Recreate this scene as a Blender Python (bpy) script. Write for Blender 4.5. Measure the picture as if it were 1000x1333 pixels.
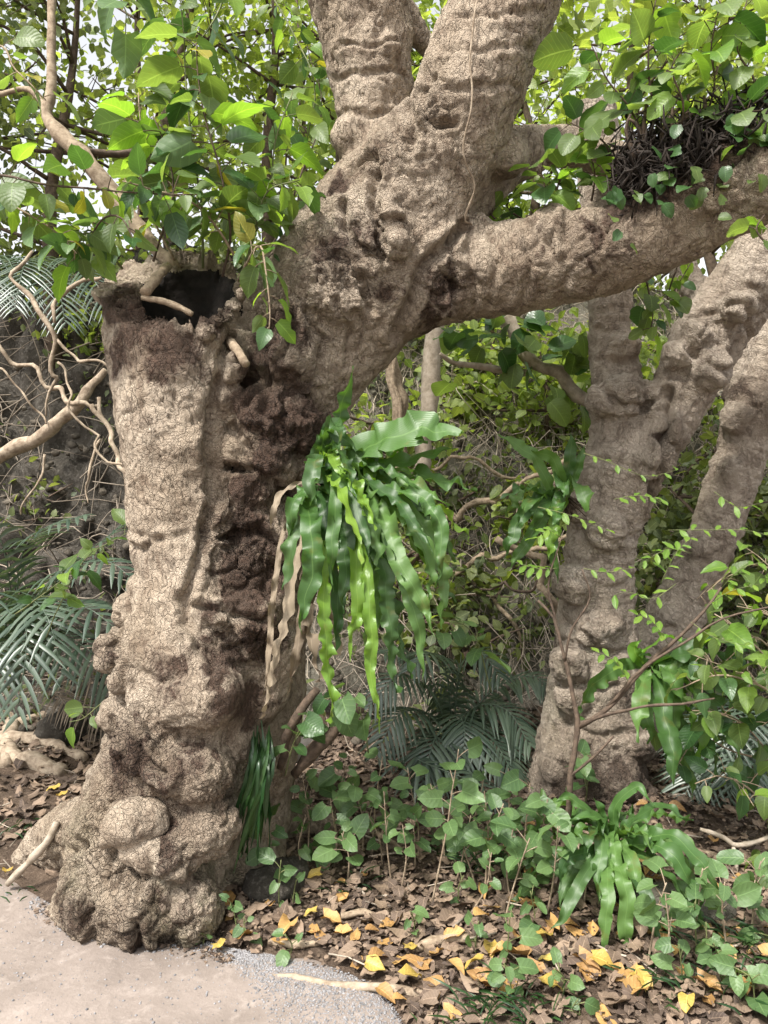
import bpy, math, random
import numpy as np
from mathutils import Vector, Matrix

for o in list(bpy.data.objects):
    bpy.data.objects.remove(o)
SC = bpy.context.scene
COL = SC.collection
random.seed(7)
RNG = np.random.default_rng(7)
R = math.radians

# ------------------------------------------------------------------ camera, sky, sun, exposure
CAM_Z = 1.5
cam_d = bpy.data.cameras.new('camera')
cam_d.sensor_fit = 'HORIZONTAL'
cam_d.sensor_width = 36.0
cam_d.lens = 36.0                      # focal length = picture width
cam_d.clip_start = 0.05
cam_d.clip_end = 2000
cam = bpy.data.objects.new('camera', cam_d)
COL.objects.link(cam)
cam.location = (0, 0, CAM_Z)
cam.rotation_euler = (R(90), 0, 0)
SC.camera = cam

SUN_EL, SUN_AZ = R(55), R(220)         # azimuth clockwise from +Y: light comes over the open path behind the camera, from the left
world = bpy.data.worlds.new('World')
SC.world = world
world.use_nodes = True
wn = world.node_tree
wn.nodes.clear()
w_out = wn.nodes.new('ShaderNodeOutputWorld')
w_bg = wn.nodes.new('ShaderNodeBackground')
w_sky = wn.nodes.new('ShaderNodeTexSky')
w_sky.sky_type = 'NISHITA'
w_sky.sun_disc = False
w_sky.sun_elevation = SUN_EL
w_sky.sun_rotation = SUN_AZ
w_sky.air_density = 1.0
w_sky.dust_density = 4.0
w_hs = wn.nodes.new('ShaderNodeHueSaturation')
w_hs.inputs['Saturation'].default_value = 0.12      # thin overcast: a nearly white sky
w_bg.inputs['Strength'].default_value = 0.13
wn.links.new(w_sky.outputs[0], w_hs.inputs['Color'])
wn.links.new(w_hs.outputs[0], w_bg.inputs['Color'])
wn.links.new(w_bg.outputs[0], w_out.inputs['Surface'])

sun_d = bpy.data.lights.new('sun', 'SUN')
sun_d.energy = 2.5
sun_d.angle = R(8)
sun_d.color = (1.0, 0.95, 0.88)
sun = bpy.data.objects.new('sun', sun_d)
COL.objects.link(sun)
_sd = Vector((math.sin(SUN_AZ) * math.cos(SUN_EL), math.cos(SUN_AZ) * math.cos(SUN_EL), math.sin(SUN_EL)))
sun.rotation_euler = _sd.to_track_quat('Z', 'Y').to_euler()

SC.view_settings.view_transform = 'Standard'
SC.view_settings.look = 'None'
SC.view_settings.gamma = 1.0
SC.view_settings.exposure = 1.42
SC.render.engine = 'CYCLES'
SC.cycles.max_bounces = 8
SC.cycles.diffuse_bounces = 4
SC.cycles.glossy_bounces = 2
SC.cycles.transmission_bounces = 4
SC.cycles.use_denoising = True

# ------------------------------------------------------------------ helpers
def at(px, py, Y):
    """world point that stands at depth Y along the ray through photograph position px, py"""
    return np.array(((px - 500.0) / 1000.0 * Y, Y, CAM_Z - (py - 666.5) / 1000.0 * Y))

def ss(a, b, x):
    t = np.clip((np.asarray(x, float) - a) / (b - a), 0, 1)
    return t * t * (3 - 2 * t)

_G = np.random.default_rng(3)
_PERM = _G.permutation(256).astype(np.int64)
_PERM = np.concatenate([_PERM, _PERM, _PERM])
_GRAD = _G.normal(size=(256, 3))
_GRAD /= np.linalg.norm(_GRAD, axis=1)[:, None]
_JIT = _G.random((256, 3))

def _h(ix, iy, iz):
    return _PERM[_PERM[_PERM[ix & 255] + (iy & 255)] + (iz & 255)]

def noise(P):
    P = np.asarray(P, float)
    I = np.floor(P).astype(np.int64)
    F = P - I
    U = F * F * F * (F * (F * 6 - 15) + 10)
    out = 0
    for dx in (0, 1):
        wx = U[:, 0] if dx else 1 - U[:, 0]
        for dy in (0, 1):
            wy = U[:, 1] if dy else 1 - U[:, 1]
            for dz in (0, 1):
                wz = U[:, 2] if dz else 1 - U[:, 2]
                g = _GRAD[_h(I[:, 0] + dx, I[:, 1] + dy, I[:, 2] + dz)]
                out = out + wx * wy * wz * ((F[:, 0] - dx) * g[:, 0] + (F[:, 1] - dy) * g[:, 1] + (F[:, 2] - dz) * g[:, 2])
    return out * 1.5

def fbm(P, oct=4, gain=0.5):
    P = np.asarray(P, float)
    s = 0; a = 1.0
    for k in range(oct):
        s = s + a * noise(P * (2.03 ** k) + 17.3 * k)
        a *= gain
    return s

def worley(P):
    P = np.asarray(P, float)
    I = np.floor(P).astype(np.int64)
    f1 = np.full(len(P), 9.0); f2 = np.full(len(P), 9.0)
    for dx in (-1, 0, 1):
        for dy in (-1, 0, 1):
            for dz in (-1, 0, 1):
                J = I + np.array((dx, dy, dz))
                c = J + _JIT[_h(J[:, 0], J[:, 1], J[:, 2])]
                d = ((P - c) ** 2).sum(1)
                n1 = np.minimum(f1, d)
                f2 = np.minimum(f2, np.maximum(f1, d))
                f1 = n1
    return np.sqrt(f1), np.sqrt(f2)

def cat(P, n):
    """smooth curve through control rows P (any columns), n samples"""
    P = np.asarray(P, float)
    if len(P) == 2:
        t = np.linspace(0, 1, n)[:, None]
        return P[0] * (1 - t) + P[1] * t
    d = np.concatenate([[0], np.cumsum(np.maximum(np.linalg.norm(np.diff(P[:, :3], axis=0), axis=1), 1e-6))])
    E = np.vstack([2 * P[0] - P[1], P, 2 * P[-1] - P[-2]])
    out = []
    for s in np.linspace(0, d[-1], n):
        i = min(np.searchsorted(d, s, side='right') - 1, len(P) - 2)
        t = (s - d[i]) / (d[i + 1] - d[i])
        p0, p1, p2, p3 = E[i], E[i + 1], E[i + 2], E[i + 3]
        out.append(0.5 * ((2 * p1) + (p2 - p0) * t + (2 * p0 - 5 * p1 + 4 * p2 - p3) * t * t + (3 * p1 - p0 - 3 * p2 + p3) * t ** 3))
    return np.array(out)

def nrm(v):
    v = np.asarray(v, float)
    return v / max(np.linalg.norm(v), 1e-9)

class MB:
    """collects triangles and quads into one mesh"""
    def __init__(self):
        self.v = []; self.q = []; self.t = []; self.n = 0; self.uv = []; self.rnd = []; self.m = []
    def add(self, V, quads=None, tris=None, uv=None, rnd=None, mat=0):
        V = np.asarray(V, float).reshape(-1, 3)
        if quads is not None and len(quads):
            self.q.append(np.asarray(quads, np.int64) + self.n)
        if tris is not None and len(tris):
            self.t.append(np.asarray(tris, np.int64) + self.n)
        self.v.append(V)
        self.uv.append(np.zeros((len(V), 2)) if uv is None else np.asarray(uv, float))
        r = np.zeros(len(V)) if rnd is None else (np.full(len(V), rnd) if np.isscalar(rnd) else rnd)
        self.rnd.append(r)
        self.n += len(V)
    def tube(self, P, rad, ns=6, rough=0.0, rnd=None, cap=True):
        P = np.asarray(P, float); n = len(P)
        rad = np.broadcast_to(np.asarray(rad, float), (n,))
        T = np.gradient(P, axis=0)
        T /= np.maximum(np.linalg.norm(T, axis=1), 1e-9)[:, None]
        a = np.array((0.0, 0, 1)) if abs(T[0][2]) < 0.9 else np.array((1.0, 0, 0))
        u = nrm(np.cross(T[0], a)); rings = []
        ang = np.linspace(0, 2 * math.pi, ns, endpoint=False)
        for i in range(n):
            u = nrm(u - T[i] * np.dot(u, T[i])); w = np.cross(T[i], u)
            rr = rad[i] * (1 + rough * RNG.uniform(-1, 1, ns))
            rings.append(P[i] + (np.cos(ang) * rr)[:, None] * u + (np.sin(ang) * rr)[:, None] * w)
        V = np.vstack(rings)
        q = []
        for i in range(n - 1):
            for j in range(ns):
                k = (j + 1) % ns
                q.append((i * ns + j, i * ns + k, (i + 1) * ns + k, (i + 1) * ns + j))
        t = []
        if cap:
            V = np.vstack([V, P[0], P[-1]])
            for j in range(ns):
                k = (j + 1) % ns
                t.append((n * ns, k, j)); t.append((n * ns + 1, (n - 1) * ns + j, (n - 1) * ns + k))
        self.add(V, q, t, rnd=rnd)
    def mesh(self, name, smooth=True, normals=None):
        V = np.vstack(self.v).astype(np.float32)
        Q = np.vstack(self.q) if self.q else np.zeros((0, 4), np.int64)
        T = np.vstack(self.t) if self.t else np.zeros((0, 3), np.int64)
        me = bpy.data.meshes.new(name)
        me.vertices.add(len(V)); me.vertices.foreach_set('co', V.ravel())
        loops = np.concatenate([Q.ravel(), T.ravel()]).astype(np.int32)
        me.loops.add(len(loops)); me.loops.foreach_set('vertex_index', loops)
        me.polygons.add(len(Q) + len(T))
        st = np.concatenate([np.arange(len(Q)) * 4, len(Q) * 4 + np.arange(len(T)) * 3]).astype(np.int32)
        me.polygons.foreach_set('loop_start', st)
        me.update(calc_edges=True)
        if smooth:
            me.polygons.foreach_set('use_smooth', np.ones(len(me.polygons), bool))
        uvl = me.uv_layers.new(name='UVMap')
        uvl.data.foreach_set('uv', np.vstack(self.uv)[loops].astype(np.float32).ravel())
        at_ = me.attributes.new('rnd', 'FLOAT', 'POINT')
        at_.data.foreach_set('value', np.concatenate(self.rnd).astype(np.float32))
        if normals is not None:
            me.normals_split_custom_set_from_vertices(normals)
        return me

def obj(name, me, mat, parent=None, loc=None):
    o = bpy.data.objects.new(name, me)
    COL.objects.link(o)
    if mat is not None and not me.materials:
        me.materials.append(mat)
    if parent is not None:
        o.parent = parent
        if loc is None:                      # mesh given in world space: keep it there
            o.location = -parent.location
    if loc is not None:
        o.location = loc
    return o

def tag(o, label, cat_, group=None):
    o['label'] = label; o['category'] = cat_
    if group: o['group'] = group
    return o

def struct(o):
    o['kind'] = 'structure'; return o

def stuff(o):
    o['kind'] = 'stuff'; return o

def thing(name, label, cat_, loc, group=None):
    o = bpy.data.objects.new(name, None)
    o.empty_display_size = 0.1
    COL.objects.link(o)
    o.location = Vector(loc)
    return tag(o, label, cat_, group)

# ------------------------------------------------------------------ materials
def newmat(name):
    m = bpy.data.materials.new(name); m.use_nodes = True
    nt = m.node_tree; nt.nodes.clear()
    out = nt.nodes.new('ShaderNodeOutputMaterial')
    return m, nt, out

def N(nt, kind, **kw):
    n = nt.nodes.new(kind)
    for k, v in kw.items():
        if k.startswith('i_'):
            key = k[2:].replace('_', ' ')
            n.inputs[int(key) if key.isdigit() else key].default_value = v
        else:
            setattr(n, k, v)
    return n

def ramp(nt, fac, stops):
    r = nt.nodes.new('ShaderNodeValToRGB')
    e = r.color_ramp.elements
    while len(e) < len(stops): e.new(0.5)
    for el, (p, c) in zip(e, stops):
        el.position = p; el.color = (*c, 1) if len(c) == 3 else c
    nt.links.new(fac, r.inputs[0])
    return r.outputs[0]

def mixc(nt, fac, a, b, mode='MIX'):
    m = nt.nodes.new('ShaderNodeMix'); m.data_type = 'RGBA'; m.blend_type = mode
    for s, v in ((0, fac), (6, a), (7, b)):
        if hasattr(v, 'is_linked') or isinstance(v, bpy.types.NodeSocket): nt.links.new(v, m.inputs[s])
        elif s == 0: m.inputs[0].default_value = v
        else: m.inputs[s].default_value = (*v, 1)
    return m.outputs[2]

def math_(nt, op, a, b=0.0, clamp=False):
    m = nt.nodes.new('ShaderNodeMath'); m.operation = op; m.use_clamp = clamp
    for i, v in enumerate((a, b)):
        if isinstance(v, bpy.types.NodeSocket): nt.links.new(v, m.inputs[i])
        else: m.inputs[i].default_value = v
    return m.outputs[0]

def leaf_mat(name, c1, c2, trans=0.4, rough=0.42, veins=8, spots=0.0, use_attr=False, rib=1.5, tcol=None, spec=0.5):
    m, nt, out = newmat(name)
    L = nt.links
    if use_attr:
        rn = N(nt, 'ShaderNodeAttribute', attribute_name='rnd').outputs['Fac']
    else:
        rn = N(nt, 'ShaderNodeObjectInfo').outputs['Random']
    uv = N(nt, 'ShaderNodeUVMap').outputs[0]
    sep = N(nt, 'ShaderNodeSeparateXYZ'); L.new(uv, sep.inputs[0])
    u = math_(nt, 'ABSOLUTE', math_(nt, 'SUBTRACT', sep.outputs[0], 0.5))
    v = sep.outputs[1]
    col = mixc(nt, rn, c1, c2)
    tex = N(nt, 'ShaderNodeTexNoise', i_Scale=9.0, i_Detail=3.0)
    oc = N(nt, 'ShaderNodeTexCoord')
    L.new(oc.outputs['Object'], tex.inputs['Vector'])
    col = mixc(nt, math_(nt, 'MULTIPLY', tex.outputs[0], 0.35), col, tuple(x * 0.6 for x in c1))
    # midrib and side veins
    mid = math_(nt, 'LESS_THAN', u, 0.022)
    w = math_(nt, 'SINE', math_(nt, 'MULTIPLY', math_(nt, 'SUBTRACT', v, math_(nt, 'MULTIPLY', u, 0.55)), veins * 6.2832))
    vein = math_(nt, 'GREATER_THAN', w, 0.955)
    vf = math_(nt, 'MAXIMUM', mid, math_(nt, 'MULTIPLY', vein, 0.45))
    vc = tuple(min(1, x * rib + 0.015) for x in c2)
    col = mixc(nt, math_(nt, 'MULTIPLY', vf, 0.5), col, vc)
    if spots:
        sp = N(nt, 'ShaderNodeTexNoise', i_Scale=14.0, i_Detail=4.0)
        L.new(oc.outputs['Object'], sp.inputs['Vector'])
        sf = math_(nt, 'MULTIPLY', ramp(nt, sp.outputs[0], [(0.62, (0, 0, 0)), (0.7, (1, 1, 1))]), spots)
        col = mixc(nt, sf, col, (0.16, 0.12, 0.03))
    b = N(nt, 'ShaderNodeBsdfPrincipled', i_Roughness=rough)
    b.inputs['Specular IOR Level'].default_value = spec
    L.new(col, b.inputs['Base Color'])
    bp = N(nt, 'ShaderNodeBump', i_Strength=0.14, i_Distance=0.01)
    L.new(math_(nt, 'ADD', math_(nt, 'MULTIPLY', w, 0.22), tex.outputs[0]), bp.inputs['Height'])
    L.new(bp.outputs[0], b.inputs['Normal'])
    tr = N(nt, 'ShaderNodeBsdfTranslucent')
    tc = tcol or (1.7, 1.7, 0.7)
    tcn = mixc(nt, 1.0, col, tc, 'MULTIPLY')
    L.new(tcn, tr.inputs['Color'])
    ms = N(nt, 'ShaderNodeMixShader'); ms.inputs[0].default_value = trans
    L.new(b.outputs[0], ms.inputs[1]); L.new(tr.outputs[0], ms.inputs[2])
    L.new(ms.outputs[0], out.inputs['Surface'])
    return m

def bark_mat(name, base, pale, dark, stain, bump=1.0, ring=0.0):
    m, nt, out = newmat(name)
    L = nt.links
    oc = N(nt, 'ShaderNodeTexCoord').outputs['Object']
    def tex(scale, detail=6, rough=0.6, sc=(1, 1, 1), dist=0.0):
        mp = N(nt, 'ShaderNodeMapping'); mp.inputs['Scale'].default_value = sc
        L.new(oc, mp.inputs['Vector'])
        t = N(nt, 'ShaderNodeTexNoise', i_Scale=scale, i_Detail=detail, i_Roughness=rough, i_Distortion=dist)
        L.new(mp.outputs[0], t.inputs['Vector']); return t.outputs[0]
    def vor(scale, feature, sc=(1, 1, 1)):
        mp = N(nt, 'ShaderNodeMapping'); mp.inputs['Scale'].default_value = sc
        wob = N(nt, 'ShaderNodeTexNoise', i_Scale=11.0, i_Detail=5.0); L.new(oc, wob.inputs['Vector'])
        av = N(nt, 'ShaderNodeVectorMath', operation='MULTIPLY_ADD'); L.new(wob.outputs['Color'], av.inputs[0])
        av.inputs[1].default_value = (0.13, 0.13, 0.13); L.new(oc, av.inputs[2])
        L.new(av.outputs[0], mp.inputs['Vector'])
        t = N(nt, 'ShaderNodeTexVoronoi', feature=feature, i_Scale=scale); L.new(mp.outputs[0], t.inputs['Vector'])
        return t.outputs['Distance']
    big = tex(2.6, 4, 0.6, (1, 1, 1), 0.6); med = tex(13, 5, 0.68, (1, 1, .8), 0.8); fine = tex(70, 5, 0.72, (1, 1, .75), 0.5); grit = tex(260, 2, 0.7)
    sa = N(nt, 'ShaderNodeAttribute', attribute_name='stain').outputs['Fac']
    kn = N(nt, 'ShaderNodeAttribute', attribute_name='knob').outputs['Fac']
    rg = N(nt, 'ShaderNodeAttribute', attribute_name='arc').outputs['Fac']
    col = mixc(nt, ramp(nt, big, [(0.35, (0, 0, 0)), (0.65, (1, 1, 1))]), base, pale)
    col = mixc(nt, math_(nt, 'MULTIPLY', ramp(nt, med, [(0.36, (1, 1, 1)), (0.52, (0, 0, 0))]), 0.65), col, dark)
    fleck = ramp(nt, fine, [(0.56, (0, 0, 0)), (0.70, (1, 1, 1))])
    col = mixc(nt, math_(nt, 'MULTIPLY', fleck, 0.18), col, pale)
    spk = ramp(nt, fine, [(0.32, (1, 1, 1)), (0.43, (0, 0, 0))])
    col = mixc(nt, math_(nt, 'MULTIPLY', spk, 0.28), col, dark)
    patch = ramp(nt, tex(4.5, 5, 0.66, (1, 1, .8), 1.2), [(0.50, (0, 0, 0)), (0.60, (1, 1, 1))])
    col = mixc(nt, math_(nt, 'MULTIPLY', patch, math_(nt, 'ADD', math_(nt, 'MULTIPLY', kn, 0.38), 0.08)), col, tuple(x * 1.15 for x in dark))
    sfac = math_(nt, 'ADD', sa, math_(nt, 'MULTIPLY', math_(nt, 'SUBTRACT', med, 0.5), 1.5))
    sfac = ramp(nt, sfac, [(0.25, (0, 0, 0)), (0.50, (1, 1, 1))])
    sfac = math_(nt, 'MULTIPLY', sfac, math_(nt, 'MINIMUM', math_(nt, 'MULTIPLY', sa, 4.0), 1.0))
    scol = mixc(nt, ramp(nt, fine, [(0.4, (0, 0, 0)), (0.65, (1, 1, 1))]), stain, tuple(x * 2.2 for x in stain))
    col = mixc(nt, math_(nt, 'MULTIPLY', sfac, 0.9), col, scol)
    # fissures: a broken network of thin dark cracks in the bark skin
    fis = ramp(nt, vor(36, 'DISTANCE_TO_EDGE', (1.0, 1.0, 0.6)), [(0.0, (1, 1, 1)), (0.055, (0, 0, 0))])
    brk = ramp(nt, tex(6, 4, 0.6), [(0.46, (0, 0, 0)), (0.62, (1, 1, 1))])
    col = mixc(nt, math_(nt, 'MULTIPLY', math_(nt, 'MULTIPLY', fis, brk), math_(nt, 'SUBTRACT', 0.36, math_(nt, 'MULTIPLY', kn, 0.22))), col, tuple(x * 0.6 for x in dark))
    # lichen / moss tint
    mo = N(nt, 'ShaderNodeAttribute', attribute_name='moss').outputs['Fac']
    mf = math_(nt, 'MULTIPLY', mo, ramp(nt, tex(7, 6, 0.7), [(0.45, (0, 0, 0)), (0.6, (1, 1, 1))]))
    col = mixc(nt, math_(nt, 'MULTIPLY', mf, 0.6), col, (0.13, 0.14, 0.07))
    b = N(nt, 'ShaderNodeBsdfPrincipled', i_Roughness=0.88)
    b.inputs['Specular IOR Level'].default_value = 0.25
    L.new(col, b.inputs['Base Color'])
    # fine relief: flaky plates where knobbly, thin rings and fissures where smooth
    crack = ramp(nt, vor(42, 'DISTANCE_TO_EDGE'), [(0.0, (0, 0, 0)), (0.12, (1, 1, 1))])
    crack2 = ramp(nt, vor(38, 'DISTANCE_TO_EDGE', (1.0, 1.0, 0.55)), [(0.0, (0, 0, 0)), (0.07, (1, 1, 1))])
    h1 = math_(nt, 'ADD', math_(nt, 'MULTIPLY', crack, 0.5), math_(nt, 'MULTIPLY', fine, 1.1))
    h1 = math_(nt, 'ADD', h1, math_(nt, 'MULTIPLY', med, 2.0))
    wv = N(nt, 'ShaderNodeTexNoise', i_Scale=1.0, i_Detail=4.0, i_Roughness=0.6)
    wv.noise_dimensions = '4D' if False else '3D'
    comb = N(nt, 'ShaderNodeCombineXYZ')
    L.new(math_(nt, 'MULTIPLY', rg, 75.0), comb.inputs[0])
    sx = N(nt, 'ShaderNodeSeparateXYZ'); L.new(oc, sx.inputs[0])
    L.new(math_(nt, 'MULTIPLY', sx.outputs[0], 7.0), comb.inputs[1])
    L.new(math_(nt, 'MULTIPLY', sx.outputs[1], 7.0), comb.inputs[2])
    L.new(comb.outputs[0], wv.inputs['Vector'])
    h2 = math_(nt, 'ADD', math_(nt, 'MULTIPLY', wv.outputs[0], 0.5 + ring), math_(nt, 'MULTIPLY', crack2, 0.3))
    h2 = math_(nt, 'ADD', h2, math_(nt, 'MULTIPLY', fine, 0.75))
    hm = N(nt, 'ShaderNodeMix'); L.new(kn, hm.inputs[0]); L.new(h2, hm.inputs[2]); L.new(h1, hm.inputs[3])
    hh = math_(nt, 'ADD', hm.outputs[0], math_(nt, 'MULTIPLY', grit, 0.25))
    bp = N(nt, 'ShaderNodeBump', i_Strength=bump, i_Distance=0.016)
    L.new(hh, bp.inputs['Height']); L.new(bp.outputs[0], b.inputs['Normal'])
    L.new(b.outputs[0], out.inputs['Surface'])
    return m

def plain_mat(name, c1, c2, scale=20, rough=0.85, bump=0.5, detail=6, attr=False, dist=0.008):
    m, nt, out = newmat(name)
    L = nt.links
    oc = N(nt, 'ShaderNodeTexCoord').outputs['Object']
    t = N(nt, 'ShaderNodeTexNoise', i_Scale=scale, i_Detail=detail, i_Roughness=0.65); L.new(oc, t.inputs['Vector'])
    f = ramp(nt, t.outputs[0], [(0.35, (0, 0, 0)), (0.65, (1, 1, 1))])
    if attr:
        rn = N(nt, 'ShaderNodeAttribute', attribute_name='rnd').outputs['Fac']
        f = math_(nt, 'ADD', math_(nt, 'MULTIPLY', f, 0.35), math_(nt, 'MULTIPLY', rn, 0.75), True)
    col = mixc(nt, f, c1, c2)
    b = N(nt, 'ShaderNodeBsdfPrincipled', i_Roughness=rough)
    b.inputs['Specular IOR Level'].default_value = 0.3
    L.new(col, b.inputs['Base Color'])
    bp = N(nt, 'ShaderNodeBump', i_Strength=bump, i_Distance=dist); L.new(t.outputs[0], bp.inputs['Height'])
    L.new(bp.outputs[0], b.inputs['Normal'])
    L.new(b.outputs[0], out.inputs['Surface'])
    return m

M = {}
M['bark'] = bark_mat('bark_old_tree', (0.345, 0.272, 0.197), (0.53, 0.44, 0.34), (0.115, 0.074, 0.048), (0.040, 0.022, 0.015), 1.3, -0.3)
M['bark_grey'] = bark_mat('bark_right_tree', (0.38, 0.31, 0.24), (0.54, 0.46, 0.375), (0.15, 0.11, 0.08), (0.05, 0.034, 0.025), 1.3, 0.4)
M['burl'] = plain_mat('burl_bark', (0.15, 0.11, 0.075), (0.33, 0.26, 0.19), 18, 0.9, 1.0)
M['rot_shade'] = plain_mat('rotten_wood_shade', (0.005, 0.004, 0.003), (0.014, 0.010, 0.008), 30, 0.95, 0.8)  # dark rotten wood with the depth shade of the hollow painted in
M['twig'] = plain_mat('twig_bark', (0.16, 0.115, 0.075), (0.34, 0.27, 0.19), 40, 0.85, 0.6)
M['twig_dark'] = plain_mat('dark_twig_bark', (0.05, 0.035, 0.025), (0.12, 0.085, 0.06), 40, 0.85, 0.6)
M['twig_green'] = plain_mat('green_stem', (0.08, 0.10, 0.035), (0.16, 0.17, 0.07), 30, 0.6, 0.3)
M['root'] = plain_mat('root_bark', (0.17, 0.125, 0.085), (0.38, 0.31, 0.23), 26, 0.88, 0.8)
M['sapling'] = plain_mat('pale_sapling_bark', (0.22, 0.18, 0.13), (0.40, 0.34, 0.27), 24, 0.85, 0.5)
M['leaf'] = leaf_mat('broad_leaf', (0.09, 0.145, 0.04), (0.175, 0.25, 0.08), 0.54, 0.44, spots=.35)
M['leaf_dark'] = leaf_mat('dark_leaf', (0.035, 0.085, 0.026), (0.07, 0.14, 0.045), 0.38, 0.33)
M['leaf_lime'] = leaf_mat('lime_leaf', (0.13, 0.25, 0.04), (0.22, 0.34, 0.06), 0.55, 0.42)
M['leaf_yellow'] = leaf_mat('yellowing_leaf', (0.22, 0.22, 0.03), (0.34, 0.30, 0.05), 0.45, 0.45, spots=0.5)
M['leaf_seed'] = leaf_mat('seedling_leaf', (0.07, 0.135, 0.048), (0.135, 0.22, 0.08), 0.36, 0.45, veins=5, spots=.25)
M['leaf_far'] = leaf_mat('canopy_leaf', (0.13, 0.19, 0.045), (0.30, 0.36, 0.11), 0.58, 0.45, veins=5, use_attr=True)
M['leaf_far_dark'] = leaf_mat('canopy_leaf_dark', (0.06, 0.09, 0.035), (0.19, 0.22, 0.085), 0.45, 0.5, veins=5, use_attr=True)
M['fern'] = leaf_mat('nest_fern', (0.055, 0.125, 0.030), (0.125, 0.225, 0.058), 0.34, 0.40, veins=30, rib=1.1, spec=0.45, spots=.3)
M['fern_dark'] = leaf_mat('nest_fern_dark', (0.032, 0.08, 0.022), (0.075, 0.145, 0.04), 0.35, 0.38, veins=30, rib=1.1, spec=0.45, spots=.3)
M['fern_lime'] = leaf_mat('nest_fern_lime', (0.11, 0.25, 0.03), (0.20, 0.32, 0.05), 0.42, 0.30, veins=34, rib=1.3, spots=0.4)
M['fern_dead'] = leaf_mat('dead_frond', (0.13, 0.095, 0.062), (0.31, 0.25, 0.175), 0.2, 0.8, veins=0, rib=1.2, tcol=(1, .9, .7))
M['strap'] = leaf_mat('hanging_strap', (0.014, 0.045, 0.014), (0.04, 0.09, 0.025), 0.28, 0.34, veins=0, use_attr=True)
M['palm'] = leaf_mat('palm_leaflet', (0.038, 0.066, 0.045), (0.105, 0.145, 0.10), 0.25, 0.36, veins=0, use_attr=True, spec=0.7)
M['palm_dead'] = leaf_mat('dry_palm_leaflet', (0.14, 0.105, 0.075), (0.25, 0.20, 0.15), 0.15, 0.8, veins=0, use_attr=True, tcol=(1, .9, .7))
M['litter'] = leaf_mat('dead_leaf_brown', (0.09, 0.06, 0.042), (0.27, 0.195, 0.132), 0.12, 0.75, veins=6, tcol=(1, .8, .5))
M['litter_orange'] = leaf_mat('dead_leaf_orange', (0.28, 0.155, 0.055), (0.48, 0.29, 0.10), 0.15, 0.6, veins=6, spots=0.7, tcol=(1, .8, .4))
M['litter_yellow'] = leaf_mat('dead_leaf_yellow', (0.40, 0.27, 0.06), (0.50, 0.38, 0.10), 0.2, 0.5, veins=6, spots=0.8, tcol=(1, .9, .4))
M['litter_stuff'] = leaf_mat('dead_leaf_mass', (0.055, 0.037, 0.027), (0.28, 0.20, 0.138), 0.1, 0.8, veins=6, use_attr=True, tcol=(1, .8, .5))
M['dry'] = plain_mat('dry_vine', (0.13, 0.105, 0.08), (0.40, 0.34, 0.27), 15, 0.9, 0.3, attr=True)
M['stone'] = plain_mat('pale_stone', (0.28, 0.235, 0.205), (0.46, 0.40, 0.36), 12, 0.9, 0.7)
M['rubble'] = plain_mat('bank_rubble', (0.04, 0.034, 0.026), (0.13, 0.11, 0.085), 20, 0.95, 0.9, attr=True, dist=0.03)
M['black_root'] = plain_mat('black_root', (0.012, 0.009, 0.007), (0.04, 0.03, 0.024), 40, 0.9, 0.5)
M['gravel'] = plain_mat('gravel_grit', (0.11, 0.108, 0.11), (0.28, 0.272, 0.275), 60, 0.9, 0.3, attr=True)

# ------------------------------------------------------------------ ground, path, hillside
EDGE_X = np.array([-60, -2.2, -1.55, -1.18, -0.67, -0.52, -0.12, 0.0, 0.05, 0.10, 0.30, 1.2, 60.0])
EDGE_Y = np.array([3.6, 3.4, 3.12, 2.86, 2.70, 2.61, 2.46, 2.37, 2.24, 2.0, 1.2, 0.6, 0.5])

def edge_y(x):
    return np.interp(x, EDGE_X, EDGE_Y)

def zg(x, y, detail=True):
    x = np.atleast_1d(np.asarray(x, float)); y = np.atleast_1d(np.asarray(y, float))
    P = np.stack([x, y, np.zeros_like(x)], 1)
    s = y - edge_y(x) - 0.05 * noise(P * 3.1)
    z = 0.035 * ss(0.0, 0.16, s) + 0.035 * np.clip(s, 0, 3)
    if detail:
        z = z + ss(0.0, 0.3, s) * 0.03 * fbm(P * 2.6, 3)
        z = z + (1 - ss(0.0, 0.2, s)) * 0.016 * fbm(P * 1.9 + 5, 4)
    left = 1 - ss(-1.5, -0.5, x)                        # steep rock bank on the left, slope elsewhere
    yh = 4.55 * (1 - left) + 5.15 * left + 0.35 * noise(P * 0.8 + 9)
    sl = 1.25 * (1 - left) + 2.6 * left
    top = 3.5 + 0.25 * noise(P * 0.5 + 3)
    d = np.clip(y - yh, 0, None)
    h = sl * d * d / (d + 0.25)
    z = z + np.where(h < top, h, top) * 1.0 - np.maximum(0, 0) + np.maximum(0, (h - top)) * 0.05
    if detail:
        z = z + ss(0.1, 0.8, d) * (0.22 * fbm(P * 1.5 + 2, 4) + 0.10 * left * fbm(P * 4 + 8, 4))
    return z

_zx = np.arange(-7, 7.01, 0.03); _zy = np.arange(0.9, 14.5, 0.03)
_a, _b = np.meshgrid(_zx, _zy, indexing='ij')
_ZT = zg(_a.ravel(), _b.ravel()).reshape(_a.shape)
zg_exact = zg

def zg(x, y, detail=True):
    x = np.atleast_1d(np.asarray(x, float)); y = np.atleast_1d(np.asarray(y, float))
    if len(x) > 4 and (abs(x).max() > 6.9 or y.max() > 14.3 or y.min() < 1.0): return zg_exact(x, y)
    fx = np.clip((x + 7) / .03, 0, len(_zx) - 1.001); fy = np.clip((y - .9) / .03, 0, len(_zy) - 1.001)
    i = fx.astype(int); j = fy.astype(int); u = fx - i; v = fy - j
    return (_ZT[i, j] * (1 - u) + _ZT[i + 1, j] * u) * (1 - v) + (_ZT[i, j + 1] * (1 - u) + _ZT[i + 1, j + 1] * u) * v

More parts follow.
